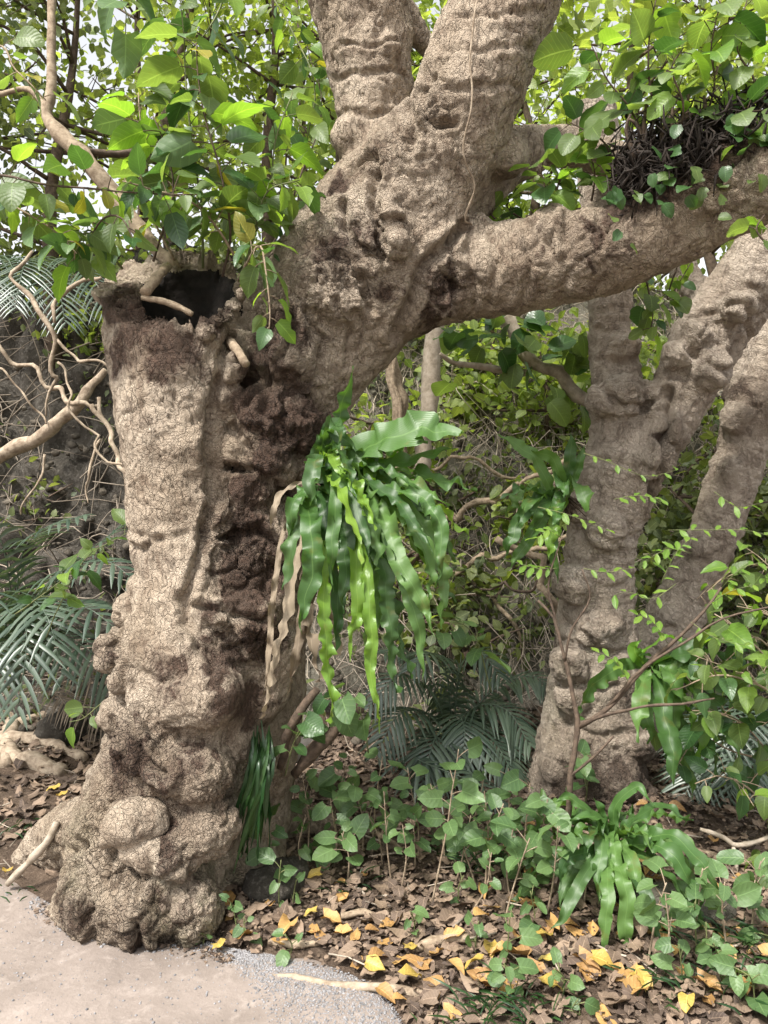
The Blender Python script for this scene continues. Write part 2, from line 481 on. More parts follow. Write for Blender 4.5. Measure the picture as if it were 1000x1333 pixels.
def ground_at(px, py, y0=1.9, y1=9.0):
    """where the ray through a photograph position meets the ground"""
    Y = np.linspace(y0, y1, 700)
    X = (px - 500) / 1000 * Y; Z = CAM_Z - (py - 666.5) / 1000 * Y
    k = np.nonzero(Z < zg(X, Y))[0]
    i = k[0] if len(k) else len(Y) - 1
    return np.array((X[i], Y[i], float(zg(X[i], Y[i])[0])))

def axis_lines(lo, hi, step, out, n):
    a = np.arange(lo, hi, step)
    g = np.geomspace(step, out, n)
    return np.concatenate([lo - np.cumsum(g)[::-1], a, hi + np.cumsum(g)])

gx = axis_lines(-3.6, 4.0, 0.03, 30, 34)
gy = np.concatenate([np.array([-120, -60, -25, -10, -4, -1, 0.5, 1.2]), np.arange(1.6, 8.0, 0.03), 8.0 + np.cumsum(np.geomspace(0.04, 30, 34))])
GX, GY = np.meshgrid(gx, gy, indexing='ij')
gz = zg(GX.ravel(), GY.ravel())
GP = np.stack([GX.ravel(), GY.ravel(), gz], 1)
# rough the steep banks up sideways, as rock and earth clods
steep = ss(4.9, 5.6, GP[:, 1]) * (GP[:, 1] < 14)
f1, f2 = worley(GP * np.array((3.3, 3.3, 4.2)) + 4)
leftw = 1 - ss(-1.3, -0.4, GP[:, 0])
amt = steep * (0.16 * leftw + 0.07)
GP[:, 1] -= amt * (1.2 * (0.8 - f1) + 0.5 * fbm(GP * 5, 3))
GP[:, 2] += amt * 0.5 * (0.6 - f1)
nx, ny = len(gx), len(gy)
ii, jj = np.meshgrid(np.arange(nx - 1), np.arange(ny - 1), indexing='ij')
a_ = (ii * ny + jj).ravel()
GQ = np.stack([a_, a_ + ny, a_ + ny + 1, a_ + 1], 1)

def soil_mat(name, c1, c2, c3, scale):
    m, nt, out = newmat(name); L = nt.links
    oc = N(nt, 'ShaderNodeTexCoord').outputs['Object']
    t1 = N(nt, 'ShaderNodeTexNoise', i_Scale=scale, i_Detail=8, i_Roughness=0.7); L.new(oc, t1.inputs['Vector'])
    t2 = N(nt, 'ShaderNodeTexNoise', i_Scale=scale * 9, i_Detail=6, i_Roughness=0.7); L.new(oc, t2.inputs['Vector'])
    c = mixc(nt, ramp(nt, t1.outputs[0], [(0.38, (0, 0, 0)), (0.62, (1, 1, 1))]), c1, c2)
    c = mixc(nt, ramp(nt, t2.outputs[0], [(0.52, (0, 0, 0)), (0.72, (1, 1, 1))]), c, c3)
    b = N(nt, 'ShaderNodeBsdfPrincipled', i_Roughness=0.95); L.new(c, b.inputs['Base Color'])
    b.inputs['Specular IOR Level'].default_value = 0.2
    bp = N(nt, 'ShaderNodeBump', i_Strength=0.9, i_Distance=0.05 if scale > 3 else 0.015)
    L.new(math_(nt, 'ADD', t1.outputs[0], math_(nt, 'MULTIPLY', t2.outputs[0], 0.5)), bp.inputs['Height'])
    L.new(bp.outputs[0], b.inputs['Normal']); L.new(b.outputs[0], out.inputs['Surface'])
    return m

M['soil'] = soil_mat('litter_soil', (0.060, 0.042, 0.030), (0.12, 0.085, 0.06), (0.20, 0.15, 0.11), 6)
M['hill'] = soil_mat('hill_soil', (0.075, 0.068, 0.052), (0.165, 0.15, 0.12), (0.28, 0.26, 0.215), 3.5)
M['rock'] = soil_mat('bank_rock', (0.04, 0.035, 0.028), (0.085, 0.075, 0.062), (0.16, 0.145, 0.125), 4)
M['path'] = soil_mat('path_dirt', (0.172, 0.142, 0.121), (0.245, 0.205, 0.178), (0.30, 0.256, 0.225), 1.6)

qc = GP[GQ].mean(1)
hill = qc[:, 1] > 4.75
rocky = hill & (qc[:, 0] < -0.75)
def sub(name, mask, mat):
    q = GQ[mask]; ids, inv = np.unique(q, return_inverse=True)
    b = MB(); b.add(GP[ids], inv.reshape(-1, 4))
    return struct(obj(name, b.mesh(name), mat))
sub('ground', ~hill, M['soil'])
sub('hillside', hill & ~rocky, M['hill'])
sub('rock_bank', rocky, M['rock'])

# the path: a sheet of pale packed dirt with a worn, uneven edge
pxs = np.concatenate([np.linspace(-14, -2.6, 12), np.arange(-2.5, 2.6, 0.025), np.linspace(2.6, 14, 12)])
b = MB(); ntv = 40
PV = []; 
for x in pxs:
    e = edge_y(x) + 0.035 + 0.05 * float(noise(np.array([[x * 3.1, 0.3, 0.7]]))[0]) + 0.02 * float(noise(np.array([[x * 14, 4.3, 1.7]]))[0])
    ys = np.concatenate([[-10, -4, 0.5], np.linspace(1.4, e, ntv - 3)])
    zz = zg(np.full(ntv, x), ys) + 0.006
    zz[-1] -= 0.03
    PV.append(np.stack([np.full(ntv, x), ys, zz], 1))
PV = np.array(PV)
i0, j0 = np.meshgrid(np.arange(len(pxs) - 1), np.arange(ntv - 1), indexing='ij')
a0 = (i0 * ntv + j0).ravel()
b.add(PV.reshape(-1, 3), np.stack([a0, a0 + ntv, a0 + ntv + 1, a0 + 1], 1))
struct(obj('path', b.mesh('path'), M['path']))

# grit: grey gravel by the path's litter edge, scattered grains elsewhere
def pebble(n):
    t = (1 + 5 ** 0.5) / 2
    V = np.array([(-1, t, 0), (1, t, 0), (-1, -t, 0), (1, -t, 0), (0, -1, t), (0, 1, t), (0, -1, -t), (0, 1, -t), (t, 0, -1), (t, 0, 1), (-t, 0, -1), (-t, 0, 1)]) / 1.9
    F = np.array([(0, 11, 5), (0, 5, 1), (0, 1, 7), (0, 7, 10), (0, 10, 11), (1, 5, 9), (5, 11, 4), (11, 10, 2), (10, 7, 6), (7, 1, 8), (3, 9, 4), (3, 4, 2), (3, 2, 6), (3, 6, 8), (3, 8, 9), (4, 9, 5), (2, 4, 11), (6, 2, 10), (8, 6, 7), (9, 8, 1)])
    return V, F
pv, pf = pebble(0)
b = MB()
def grains(n, fx, smin, smax):
    for _ in range(n):
        x, y = fx()
        if y > edge_y(x) + 0.02: continue
        s = smin + (smax - smin) * random.random() ** 2.5
        V = pv * (np.array((1, random.uniform(.6, 1), random.uniform(.4, .8))) * s)
        a = random.random() * 6.28; c, s_ = math.cos(a), math.sin(a)
        V = V @ np.array(((c, s_, 0), (-s_, c, 0), (0, 0, 1)))
        b.add(V + np.array((x, y, float(zg(x, y)[0]) + 0.006 + s * 0.15)), None, pf, rnd=random.random())
def strip():
    x = random.uniform(-0.62, 0.07)
    w = 0.02 + 0.42 * ss(-0.62, -0.1, x)
    return x, edge_y(x) + 0.02 - abs(random.gauss(0, 0.5)) * w
grains(7500, strip, 0.0018, 0.0052)
grains(2200, lambda: (random.uniform(-1.6, 0.4), random.uniform(2.1, 3.1)), 0.0015, 0.006)
grains(500, lambda: (lambda x: (x, edge_y(x) + .0 - abs(random.gauss(0, .06))))(random.uniform(-1.35, -.5)), 0.002, 0.008)
stuff(obj('gravel', b.mesh('gravel', smooth=False), M['gravel']))

# ------------------------------------------------------------------ gnarled trees: smooth unions of tapered limbs, meshed by surface nets
class Body:
    def __init__(self, lo, hi, h):
        self.h = h; self.lo = np.array(lo, float)
        self.n = np.ceil((np.array(hi) - self.lo) / h).astype(int) + 1
        self.D = np.full(self.n, 1.0, np.float32)
        self.segs = []; self.parts = []
    def _win(self, lo, hi):
        a = np.maximum(np.floor((lo - self.lo) / self.h).astype(int), 0)
        b_ = np.minimum(np.ceil((hi - self.lo) / self.h).astype(int) + 1, self.n)
        return a, b_
    def _grid(self, a, b_):
        ax = [self.lo[i] + self.h * np.arange(a[i], b_[i]) for i in range(3)]
        return np.meshgrid(*ax, indexing='ij', sparse=True)
    def seg(self, p, q, rp, rq, part, k=0.05, arc=0.0, sub=False, grow=True, mg=0.0):
        p = np.asarray(p, float); q = np.asarray(q, float)
        m = max(rp, rq) + max(k, mg) + 0.03
        a, b_ = self._win(np.minimum(p, q) - m, np.maximum(p, q) + m)
        if (b_ <= a).any(): return
        X, Y, Z = self._grid(a, b_)
        d = q - p; L2 = max(float(d @ d), 1e-9)
        t = np.clip(((X - p[0]) * d[0] + (Y - p[1]) * d[1] + (Z - p[2]) * d[2]) / L2, 0, 1)
        dist = np.sqrt((X - p[0] - t * d[0]) ** 2 + (Y - p[1] - t * d[1]) ** 2 + (Z - p[2] - t * d[2]) ** 2) - (rp + (rq - rp) * t)
        s = (slice(a[0], b_[0]), slice(a[1], b_[1]), slice(a[2], b_[2]))
        W = self.D[s]
        if sub:
            dist = -dist
            hh = np.clip(0.5 - 0.5 * (W - dist) / k, 0, 1)
            self.D[s] = (W * (1 - hh) + dist * hh + k * hh * (1 - hh)).astype(np.float32)
        else:
            hh = np.clip(0.5 + 0.5 * (W - dist) / k, 0, 1)
            self.D[s] = (W * (1 - hh) + dist * hh - k * hh * (1 - hh)).astype(np.float32)
            if grow: self.segs.append((p, q, rp, rq, part, arc, math.sqrt(L2)))
    def limb(self, rows, part, k=0.05, n=None):
        """rows of (px, py, depth, radius in px)"""
        W = np.array([[*at(r[0], r[1], r[2]), r[3] / 1000 * r[2]] for r in rows])
        L = np.linalg.norm(np.diff(W[:, :3], axis=0), axis=1).sum()
        C = cat(W, n or max(4, int(L / 0.09)))
        C[:, 3] = np.maximum(C[:, 3], .008)
        m = C[:, 3].max() + 2 * k + .06
        a, b_ = self._win(C[:, :3].min(0) - m, C[:, :3].max(0) + m)
        if (b_ <= a).any(): return
        s = (slice(a[0], b_[0]), slice(a[1], b_[1]), slice(a[2], b_[2]))
        W0 = self.D[s].copy(); self.D[s] = 1.0
        arc = 0; best = 9.0
        for (p, q, rp, rq, pn, a0, L) in self.segs:
            if a0 < 0: continue
            dd = q - p; t = min(max((C[0][:3] - p) @ dd / (dd @ dd), 0), 1); e = np.linalg.norm(C[0][:3] - p - t * dd)
            if e < best: best = e; arc = a0 + t * L
        for i in range(len(C) - 1):
            self.seg(C[i][:3], C[i + 1][:3], C[i][3], C[i + 1][3], part, 0.004, arc, mg=k * 1.3 + .02)
            arc += np.linalg.norm(C[i + 1][:3] - C[i][:3])
        d1 = self.D[s].copy()
        hh = np.clip(0.5 + 0.5 * (W0 - d1) / k, 0, 1)
        self.D[s] = W0 * (1 - hh) + d1 * hh - k * hh * (1 - hh)
    def ball(self, px, py, Y, r, part, k=0.03, el=0.0, sub=False):
        p = at(px, py, Y); rr = r / 1000 * Y
        q = p + np.array((0.3, 0, 1.0)) * el / 1000 * Y
        self.seg(p, q, rr, rr * 0.9, part, k, -1.0, sub)
    def cut_plane(self, p, nrm_, lo, hi, k=0.02):
        a, b_ = self._win(np.array(lo), np.array(hi))
        X, Y, Z = self._grid(a, b_)
        d = (X - p[0]) * nrm_[0] + (Y - p[1]) * nrm_[1] + (Z - p[2]) * nrm_[2]
        ang = np.arctan2((Y - p[1] - .2) + 0 * X, (X - p[0]) + 0 * Y)
        jag = fbm(np.stack([np.cos(ang).ravel() * 5, np.sin(ang).ravel() * 5, 0 * ang.ravel() + .5], 1), 4, .65).reshape(ang.shape)
        d = d - .04 * jag
        s = (slice(a[0], b_[0]), slice(a[1], b_[1]), slice(a[2], b_[2]))
        self.D[s] = np.maximum(self.D[s], d).astype(np.float32)
    def extract(self):
        D = self.D; n = self.n
        S = D < 0
        c = n - 1
        cnt = np.zeros(c, np.int8)
        for dx in (0, 1):
            for dy in (0, 1):
                for dz in (0, 1):
                    cnt += S[dx:dx + c[0], dy:dy + c[1], dz:dz + c[2]]
        act = np.nonzero((cnt > 0) & (cnt < 8))
        idx = np.full(c, -1, np.int32)
        idx[act] = np.arange(len(act[0]))
        A = np.stack(act, 1)
        acc = np.zeros((len(A), 3)); num = np.zeros(len(A))
        cor = [(dx, dy, dz) for dx in (0, 1) for dy in (0, 1) for dz in (0, 1)]
        vals = {k_: D[A[:, 0] + k_[0], A[:, 1] + k_[1], A[:, 2] + k_[2]].astype(float) for k_ in cor}
        for p in cor:
            for ax in range(3):
                if p[ax]: continue
                q = list(p); q[ax] = 1; q = tuple(q)
                a, b_ = vals[p], vals[q]
                m = (a < 0) != (b_ < 0)
                t = np.where(m, a / np.where(m, a - b_, 1), 0)
                e = np.tile(np.array(p, float), (len(A), 1)); e[:, ax] = t
                acc += e * m[:, None]; num += m
        V = self.lo + self.h * (A + acc / num[:, None])
        quads = []
        for ax in range(3):
            o1, o2 = (ax + 1) % 3, (ax + 2) % 3
            sl0 = [slice(1, -1)] * 3; sl1 = [slice(1, -1)] * 3
            sl0[ax] = slice(0, n[ax] - 1); sl1[ax] = slice(1, n[ax])
            s0, s1 = S[tuple(sl0)], S[tuple(sl1)]
            ch = np.nonzero(s0 != s1)
            base = np.stack(ch, 1); off = np.ones(3, int); off[ax] = 0
            base = base + off
            flip = s0[ch]
            def cell(a, b_):
                k_ = base.copy(); k_[:, o1] -= a; k_[:, o2] -= b_
                return idx[k_[:, 0], k_[:, 1], k_[:, 2]]
            q = np.stack([cell(1, 1), cell(0, 1), cell(0, 0), cell(1, 0)], 1)
            q[~flip] = q[~flip][:, ::-1]
            quads.append(q)
        Q = np.vstack(quads)
        Q = Q[(Q >= 0).all(1)]
        self.D = None
        return V, Q

def vnormals(V, Q):
    n = np.cross(V[Q[:, 2]] - V[Q[:, 0]], V[Q[:, 3]] - V[Q[:, 1]])
    out = np.zeros_like(V)
    for k in range(4):
        for c in range(3):
            out[:, c] += np.bincount(Q[:, k], n[:, c], len(V))
    return out / np.maximum(np.linalg.norm(out, axis=1), 1e-12)[:, None]

def assign(V, segs):
    best = np.full(len(V), 9.0); besta = best.copy(); part = np.zeros(len(V), int); arc = np.zeros(len(V))
    names = []
    for (p, q, rp, rq, pn, a0, L) in segs:
        if pn not in names: names.append(pn)
        m = max(rp, rq) + 0.12
        lo, hi = np.minimum(p, q) - m, np.maximum(p, q) + m
        w = np.nonzero(((V > lo) & (V < hi)).all(1))[0]
        if not len(w): continue
        d = q - p
        t = np.clip((V[w] - p) @ d / max(d @ d, 1e-9), 0, 1)
        dist = np.linalg.norm(V[w] - p - t[:, None] * d, axis=1) - (rp + (rq - rp) * t)
        b_ = dist < best[w]
        ww = w[b_]
        best[ww] = dist[b_]; part[ww] = names.index(pn)
        if a0 < 0: continue
        b_ = dist < besta[w]; ww = w[b_]
        besta[ww] = dist[b_]; arc[ww] = a0 + t[b_] * L
    return part, arc, names

def spots(V, Y0, rows):
    """soft mask of marks given as (px, py, radius px, strength) on the tree that stands at depth Y0"""
    out = np.zeros(len(V))
    V = V + .05 * np.stack([fbm(V * 8, 2), V[:, 1] * 0, fbm(V * 8 + 11, 2)], 1)
    for px, py, r, s in rows:
        p = at(px, py, Y0); rr = r / 1000 * Y0
        d2 = ((V[:, 0] - p[0]) ** 2 + (V[:, 2] - p[2]) ** 2) / rr ** 2
        out = np.maximum(out, s * np.exp(-d2 * 1.2))
    return np.clip(out, 0, 1)

def creases(V, Nn, Y0, rows):
    """grooves (or, with negative depth, ridges) on the side of a trunk: (points, half width px, depth m)"""
    out = np.zeros(len(V)); face = ss(.15, .5, -Nn[:, 1])
    W = V + .012 * np.stack([noise(V * 14), V[:, 1] * 0, noise(V * 14 + 9)], 1)
    for P, hw, dep in rows:
        C = np.array([at(*p, Y0) for p in P])[:, [0, 2]]; best = np.full(len(V), 9.0)
        for a, b_ in zip(C[:-1], C[1:]):
            d = b_ - a; t = np.clip(((W[:, 0] - a[0]) * d[0] + (W[:, 2] - a[1]) * d[1]) / (d @ d), 0, 1)
            best = np.minimum(best, np.hypot(W[:, 0] - a[0] - t * d[0], W[:, 2] - a[1] - t * d[1]))
        w = hw / 1000 * Y0
        out -= dep * face * (np.exp(-(best / w) ** 2) - .35 * np.exp(-((best - 2.2 * w) / (1.1 * w)) ** 2))
    return out

def tree_meshes(root, V, Q, Nn, part, names, attrs, mat, rename=None):
    fp = part[Q]
    maj = np.where((fp[:, 1] == fp[:, 2]), fp[:, 1], fp[:, 0])
    for i, nme in enumerate(names):
        m = maj == i
        if m.sum() < 12: continue
        ids, inv = np.unique(Q[m], return_inverse=True)
        b = MB(); b.add(V[ids] - np.array(root.location), inv.reshape(-1, 4))
        base = nme.split('#')[0]
        me = b.mesh(base, normals=None)
        for an, av in attrs.items():
            a_ = me.attributes.new(an, 'FLOAT', 'POINT'); a_.data.foreach_set('value', av[ids].astype(np.float32))
        me.normals_split_custom_set_from_vertices(Nn[ids])
        o = obj(base, me, mat, root, (0, 0, 0))
        yield base, nme, o

# ---- the old hollow tree
B = Body((-1.62, 2.25, -0.25), (1.75, 3.95, 3.95), 0.0070)
T0 = 2.98
# hollow stem
B.limb([(222, 330, 3.0, 90), (224, 420, 2.98, 84), (226, 500, 2.97, 80), (230, 600, 2.97, 70), (242, 700, 2.97, 68), (251, 790, 2.97, 74), (250, 880, 2.97, 88)], 'hollow_stem', 0.06)
# trunk base
B.limb([(250, 860, 2.99, 84), (240, 950, 2.99, 92), (225, 1040, 2.99, 100), (205, 1110, 2.98, 106), (190, 1180, 2.98, 110), (185, 1250, 2.98, 118)], 'trunk', 0.09)
B.limb([(300, 1130, 3.2, 70), (318, 1000, 3.2, 66), (335, 900, 3.2, 62), (338, 800, 3.2, 62), (338, 700, 3.22, 62), (345, 610, 3.24, 68), (368, 520, 3.26, 82), (408, 430, 3.26, 92), (455, 350, 3.24, 92), (510, 275, 3.2, 88), (545, 225, 3.16, 78)], 'trunk', 0.07)
B.limb([(420, 470, 3.25, 60), (470, 405, 3.2, 70), (540, 330, 3.16, 70)], 'trunk', 0.08)
# limbs
B.limb([(478, 300, 3.25, 48), (486, 220, 3.28, 44), (486, 160, 3.28, 48), (482, 90, 3.26, 55), (468, 10, 3.24, 62), (445, -80, 3.22, 64), (425, -160, 3.2, 64)], 'limb#a', 0.05)
B.limb([(545, 240, 3.12, 82), (585, 180, 3.06, 70), (615, 110, 3.02, 70), (642, 40, 3.0, 70), (665, -30, 2.98, 72), (690, -120, 2.96, 74)], 'limb#b', 0.06)
B.limb([(540, 375, 3.2, 58), (590, 360, 3.18, 58), (650, 352, 3.14, 58), (720, 340, 3.08, 56), (790, 328, 3.0, 54), (860, 300, 2.92, 53), (930, 258, 2.84, 58), (1000, 226, 2.76, 62), (1080, 190, 2.7, 66), (1180, 140, 2.65, 68)], 'limb#c', 0.06)
B.limb([(600, 250, 3.25, 45), (655, 210, 3.4, 36), (710, 190, 3.55, 27), (770, 200, 3.68, 24), (840, 225, 3.8, 22)], 'limb#d', 0.05)
B.limb([(520, 20, 3.3, 22), (548, 52, 3.34, 16), (575, 80, 3.4, 14)], 'limb#e', 0.03)
# buttress roots
B.limb([(200, 1110, 2.96, 70), (130, 1090, 3.05, 48), (85, 1085, 3.15, 34), (50, 1100, 3.25, 24), (20, 1140, 3.3, 14)], 'root#a', 0.06)
B.limb([(170, 1150, 2.9, 80), (110, 1175, 2.92, 42), (70, 1200, 2.95, 20)], 'root#b', 0.05)
B.limb([(175, 1010, 3.05, 50), (128, 1072, 3.1, 40), (70, 1105, 3.2, 26)], 'root#c', 0.05)
B.limb([(290, 1100, 3.1, 60), (345, 1135, 3.05, 30), (385, 1165, 3.0, 24), (410, 1205, 2.95, 14)], 'root#d', 0.05)
B.limb([(300, 1060, 3.3, 50), (370, 1070, 3.4, 24), (430, 1080, 3.5, 16), (500, 1100, 3.55, 10)], 'root#e', 0.05)
# lumps and burls: px, py, depth, radius, name, blend
for row in [
    (170, 1072, 2.67, 33, 'burl#a', .010), (193, 1066, 2.68, 25, 'burl#a', .012), (190, 1108, 2.66, 25, 'burl#b', .006), (172, 1106, 2.67, 20, 'burl#b', .01), (150, 1088, 2.70, 18, 'burl#a', .012),
    (128, 1172, 2.78, 50, 'burl#c', .03), (185, 1190, 2.70, 44, 'burl#d', .03), (248, 1180, 2.73, 46, 'burl#e', .03), (210, 1150, 2.72, 36, 'trunk', .03),
    (150, 845, 2.96, 27, 'burl#f', .02), (172, 795, 2.98, 24, 'burl#g', .02), (180, 762, 2.98, 14, 'burl#g', .02), (170, 895, 2.85, 30, 'burl#h', .02), (185, 858, 2.83, 22, 'burl#h', .015), (190, 965, 2.76, 38, 'burl#i', .02), (155, 930, 2.86, 26, 'trunk', .02),
    (275, 905, 2.74, 44, 'burl#j', .04), (235, 925, 2.74, 30, 'burl#j', .03), (300, 960, 2.9, 34, 'trunk', .03), (225, 1000, 2.72, 34, 'trunk', .03), (265, 1010, 2.74, 36, 'trunk', .03), (270, 1080, 2.74, 40, 'trunk', .04), (230, 1110, 2.70, 34, 'trunk', .03),
    (307, 582, 2.93, 24, 'burl#k', .015), (345, 545, 2.98, 46, 'burl#l', .03), (378, 560, 3.0, 44, 'burl#m', .03), (400, 590, 3.05, 38, 'burl#m', .03), (350, 600, 2.97, 40, 'burl#l', .02), (325, 640, 2.98, 36, 'burl#n', .02), (322, 675, 2.98, 32, 'burl#n', .02), (312, 742, 2.96, 40, 'burl#o', .02), (345, 700, 3.02, 44, 'burl#o', .03), (280, 800, 2.83, 30, 'burl#p', .03), (320, 810, 2.92, 48, 'burl#p', .03), (345, 850, 3.0, 48, 'burl#p', .03), (350, 780, 3.02, 46, 'burl#o', .03), (335, 900, 3.0, 44, 'trunk', .04),
    (292, 540, 2.92, 16, 'burl#k', .012), (330, 455, 3.05, 44, 'burl#q', .03), (345, 410, 3.1, 40, 'burl#q', .03), (372, 470, 3.02, 44, 'burl#q', .04), (385, 420, 3.02, 36, 'burl#r', .025), (425, 375, 3.0, 44, 'burl#r', .025), (448, 395, 2.98, 30, 'burl#r', .02), (395, 360, 3.08, 36, 'burl#r', .03),
    (505, 268, 2.92, 17, 'burl#s', .010), (512, 283, 2.92, 15, 'burl#s', .010), (520, 316, 2.92, 21, 'burl#t', .010), (470, 290, 2.98, 17, 'burl#u', .012), (478, 318, 2.96, 17, 'burl#u', .012), (468, 268, 3.02, 16, 'burl#u', .012), (462, 335, 2.98, 14, 'burl#u', .012), (480, 348, 2.96, 13, 'burl#u', .01), (430, 320, 3.05, 34, 'trunk', .03), (440, 280, 3.1, 30, 'trunk', .03),
    (552, 160, 2.92, 27, 'burl#v', .02), (572, 146, 2.90, 22, 'burl#v', .02), (540, 180, 2.94, 18, 'burl#v', .02), (512, 205, 3.02, 24, 'burl#w', .02), (520, 178, 3.0, 16, 'burl#w', .015), (495, 230, 3.04, 22, 'burl#w', .02),
    (660, 200, 3.14, 32, 'limb#d', .02), (505, 62, 3.12, 20, 'limb#a', .02), (460, 180, 3.2, 28, 'limb#a', .03), (590, 340, 3.03, 18, 'limb#c', .012), (570, 310, 3.04, 18, 'limb#c', .02), (575, 390, 3.1, 26, 'limb#c', .02), (720, 300, 2.98, 30, 'limb#c', .03), (765, 300, 2.94, 26, 'limb#c', .02), (620, 300, 3.1, 22, 'limb#c', .02),
    (140, 375, 2.92, 22, 'hollow_stem', .03), (130, 352, 2.96, 15, 'hollow_stem', .02), (300, 385, 2.88, 18, 'hollow_stem', .02), (312, 365, 2.95, 15, 'hollow_stem', .02), (285, 405, 2.82, 17, 'hollow_stem', .015), (268, 425, 2.78, 16, 'hollow_stem', .015), (180, 400, 2.80, 20, 'hollow_stem', .02), (290, 350, 3.05, 18, 'hollow_stem', .02), (245, 335, 3.14, 18, 'hollow_stem', .02), (210, 330, 3.14, 18, 'hollow_stem', .02), (175, 345, 3.08, 18, 'hollow_stem', .02), (298, 480, 2.88, 22, 'hollow_stem', .03), (300, 520, 2.9, 20, 'hollow_stem', .03)]:
    B.ball(*row)
# open the top: an oblique break facing forward, and the rotted-out core
p1 = at(225, 428, 2.75); p2 = at(240, 338, 3.20)
tv = nrm(p2 - p1); nv = np.array((0.0, -tv[2], tv[1])); nv = nrm(nv + np.array((0.05, 0, 0)))
lo_ = at(80, 470, 3.0); hi_ = at(318, 180, 3.0)
B.cut_plane(p1, nv, (lo_[0], 2.5, lo_[2]), (hi_[0], 3.24, hi_[2]))
ax0 = (p1 + p2) / 2
B.seg(ax0 + np.array((0.045, 0, 0.18)), at(240, 470, 2.97), 0.178, 0.160, '', 0.03, sub=True)
B.seg(at(240, 470, 2.97), at(235, 640, 2.97), 0.150, 0.09, '', 0.03, sub=True)
B.ball(462, 412, 2.93, 9, '', .01, 0, True); B.ball(242, 921, 2.70, 8, '', .01, 0, True); B.ball(505, 245, 2.95, 10, '', .01, 0, True)
V, Q = B.extract()
part, arc, names = assign(V, B.segs)
Nn = vnormals(V, Q)
knob = spots(V, T0, [(440, 330, 110, 1), (380, 420, 80, 1), (350, 580, 75, 1), (325, 700, 65, 1), (330, 820, 60, .9), (160, 850, 60, 1), (200, 960, 95, 1), (200, 1060, 130, 1), (160, 1170, 140, 1), (270, 1170, 80, 1), (560, 160, 60, .9), (580, 350, 50, .9), (300, 1000, 80, .8), (510, 210, 50, 1), (740, 300, 90, .5), (900, 220, 120, .8), (290, 420, 50, .7), (200, 370, 70, .6), (500, 60, 40, .5)])
stain = spots(V, T0, [(350, 600, 46, .8), (330, 690, 44, .7), (340, 760, 44, .72), (310, 840, 40, .6), (360, 500, 50, .85), (345, 540, 52, .85), (395, 560, 46, .9), (330, 640, 40, .7), (325, 740, 40, .66), (345, 820, 40, .75), (290, 790, 22, .6), (345, 460, 30, .9), (370, 430, 34, .8), (215, 430, 46, .95), (240, 475, 48, .7), (180, 470, 40, .6), (290, 430, 30, .6), (200, 560, 30, .32), (270, 640, 30, .3), (210, 720, 40, .32), (250, 860, 50, .4), (180, 405, 32, .9), (580, 370, 40, .55), (560, 400, 20, .6), (560, 420, 30, .5), (820, 260, 60, .8), (880, 220, 70, .9), (690, 320, 50, .35), (760, 330, 60, .4), (435, 340, 45, .45), (480, 310, 40, .45), (330, 900, 45, .6), (200, 960, 55, .62), (260, 965, 50, .5), (230, 1040, 60, .55), (140, 1130, 60, .5), (240, 1130, 50, .5), (210, 1170, 90, .45), (440, 230, 22, .8), (500, 380, 26, .5), (260, 1060, 60, .35), (150, 845, 24, .5)])
pale_core = spots(V, T0, [(307, 585, 24, 1), (172, 1078, 34, 1), (186, 1108, 22, 1)])
stain *= 1 - pale_core
lobe = np.isin(part, [i for i, n_ in enumerate(names) if n_ in ('burl#a', 'burl#b', 'burl#k')])
stain = np.where(lobe, 0, stain); knob = np.where(lobe, 0.08, knob)
moss = spots(V, T0, [(285, 1120, 55, 1), (290, 1180, 40, 1), (330, 460, 40, .6), (120, 1080, 60, .5)])
# inside of the hollow: rotten wood, its colour taken near black as painted shade
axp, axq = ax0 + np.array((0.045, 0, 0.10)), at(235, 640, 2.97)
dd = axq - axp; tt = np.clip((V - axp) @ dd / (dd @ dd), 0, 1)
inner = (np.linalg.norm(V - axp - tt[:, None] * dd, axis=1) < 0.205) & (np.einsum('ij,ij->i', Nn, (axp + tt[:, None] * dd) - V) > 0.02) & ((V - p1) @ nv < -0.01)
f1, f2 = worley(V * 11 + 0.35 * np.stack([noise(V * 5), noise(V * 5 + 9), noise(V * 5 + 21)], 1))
g1, g2 = worley(V * 29 + 0.5 * np.stack([noise(V * 11), noise(V * 11 + 9), noise(V * 11 + 21)], 1))
ridge = 1 - np.abs(noise(V * np.array((16, 16, 9)) + 2 * noise(V * 4)[:, None]))
wr = noise(np.stack([arc * 34 + 1.2 * noise(V * 5), V[:, 0] * 5, V[:, 1] * 5], 1))
lump = ss(-.25, .35, noise(V * 3.1 + 7)); plate = ss(-.2, .4, noise(V * 4.3 + 17))
disp = 0.018 * fbm(V * 4.5, 3) + knob * (lump * (0.040 * (0.55 - f1) - 0.020 * np.exp(-((f2 - f1) / 0.09) ** 2)) + 0.010 * (0.5 - g1) + 0.015 * fbm(V * np.array((17, 17, 13)), 4, .62) - plate * 0.010 * np.exp(-((g2 - g1) / 0.10) ** 2)) + (1 - knob) * (0.0015 * wr + 0.007 * fbm(V * 13, 4, .6) - 0.007 * ss(0.93, 1.0, ridge))
rough_dark = spots(V, T0, [(375, 545, 70, 1), (330, 650, 50, .8), (330, 790, 50, .8), (580, 370, 36, .8)])
disp += rough_dark * 0.030 * fbm(V * np.array((26, 26, 17)), 3) * (1 - pale_core)
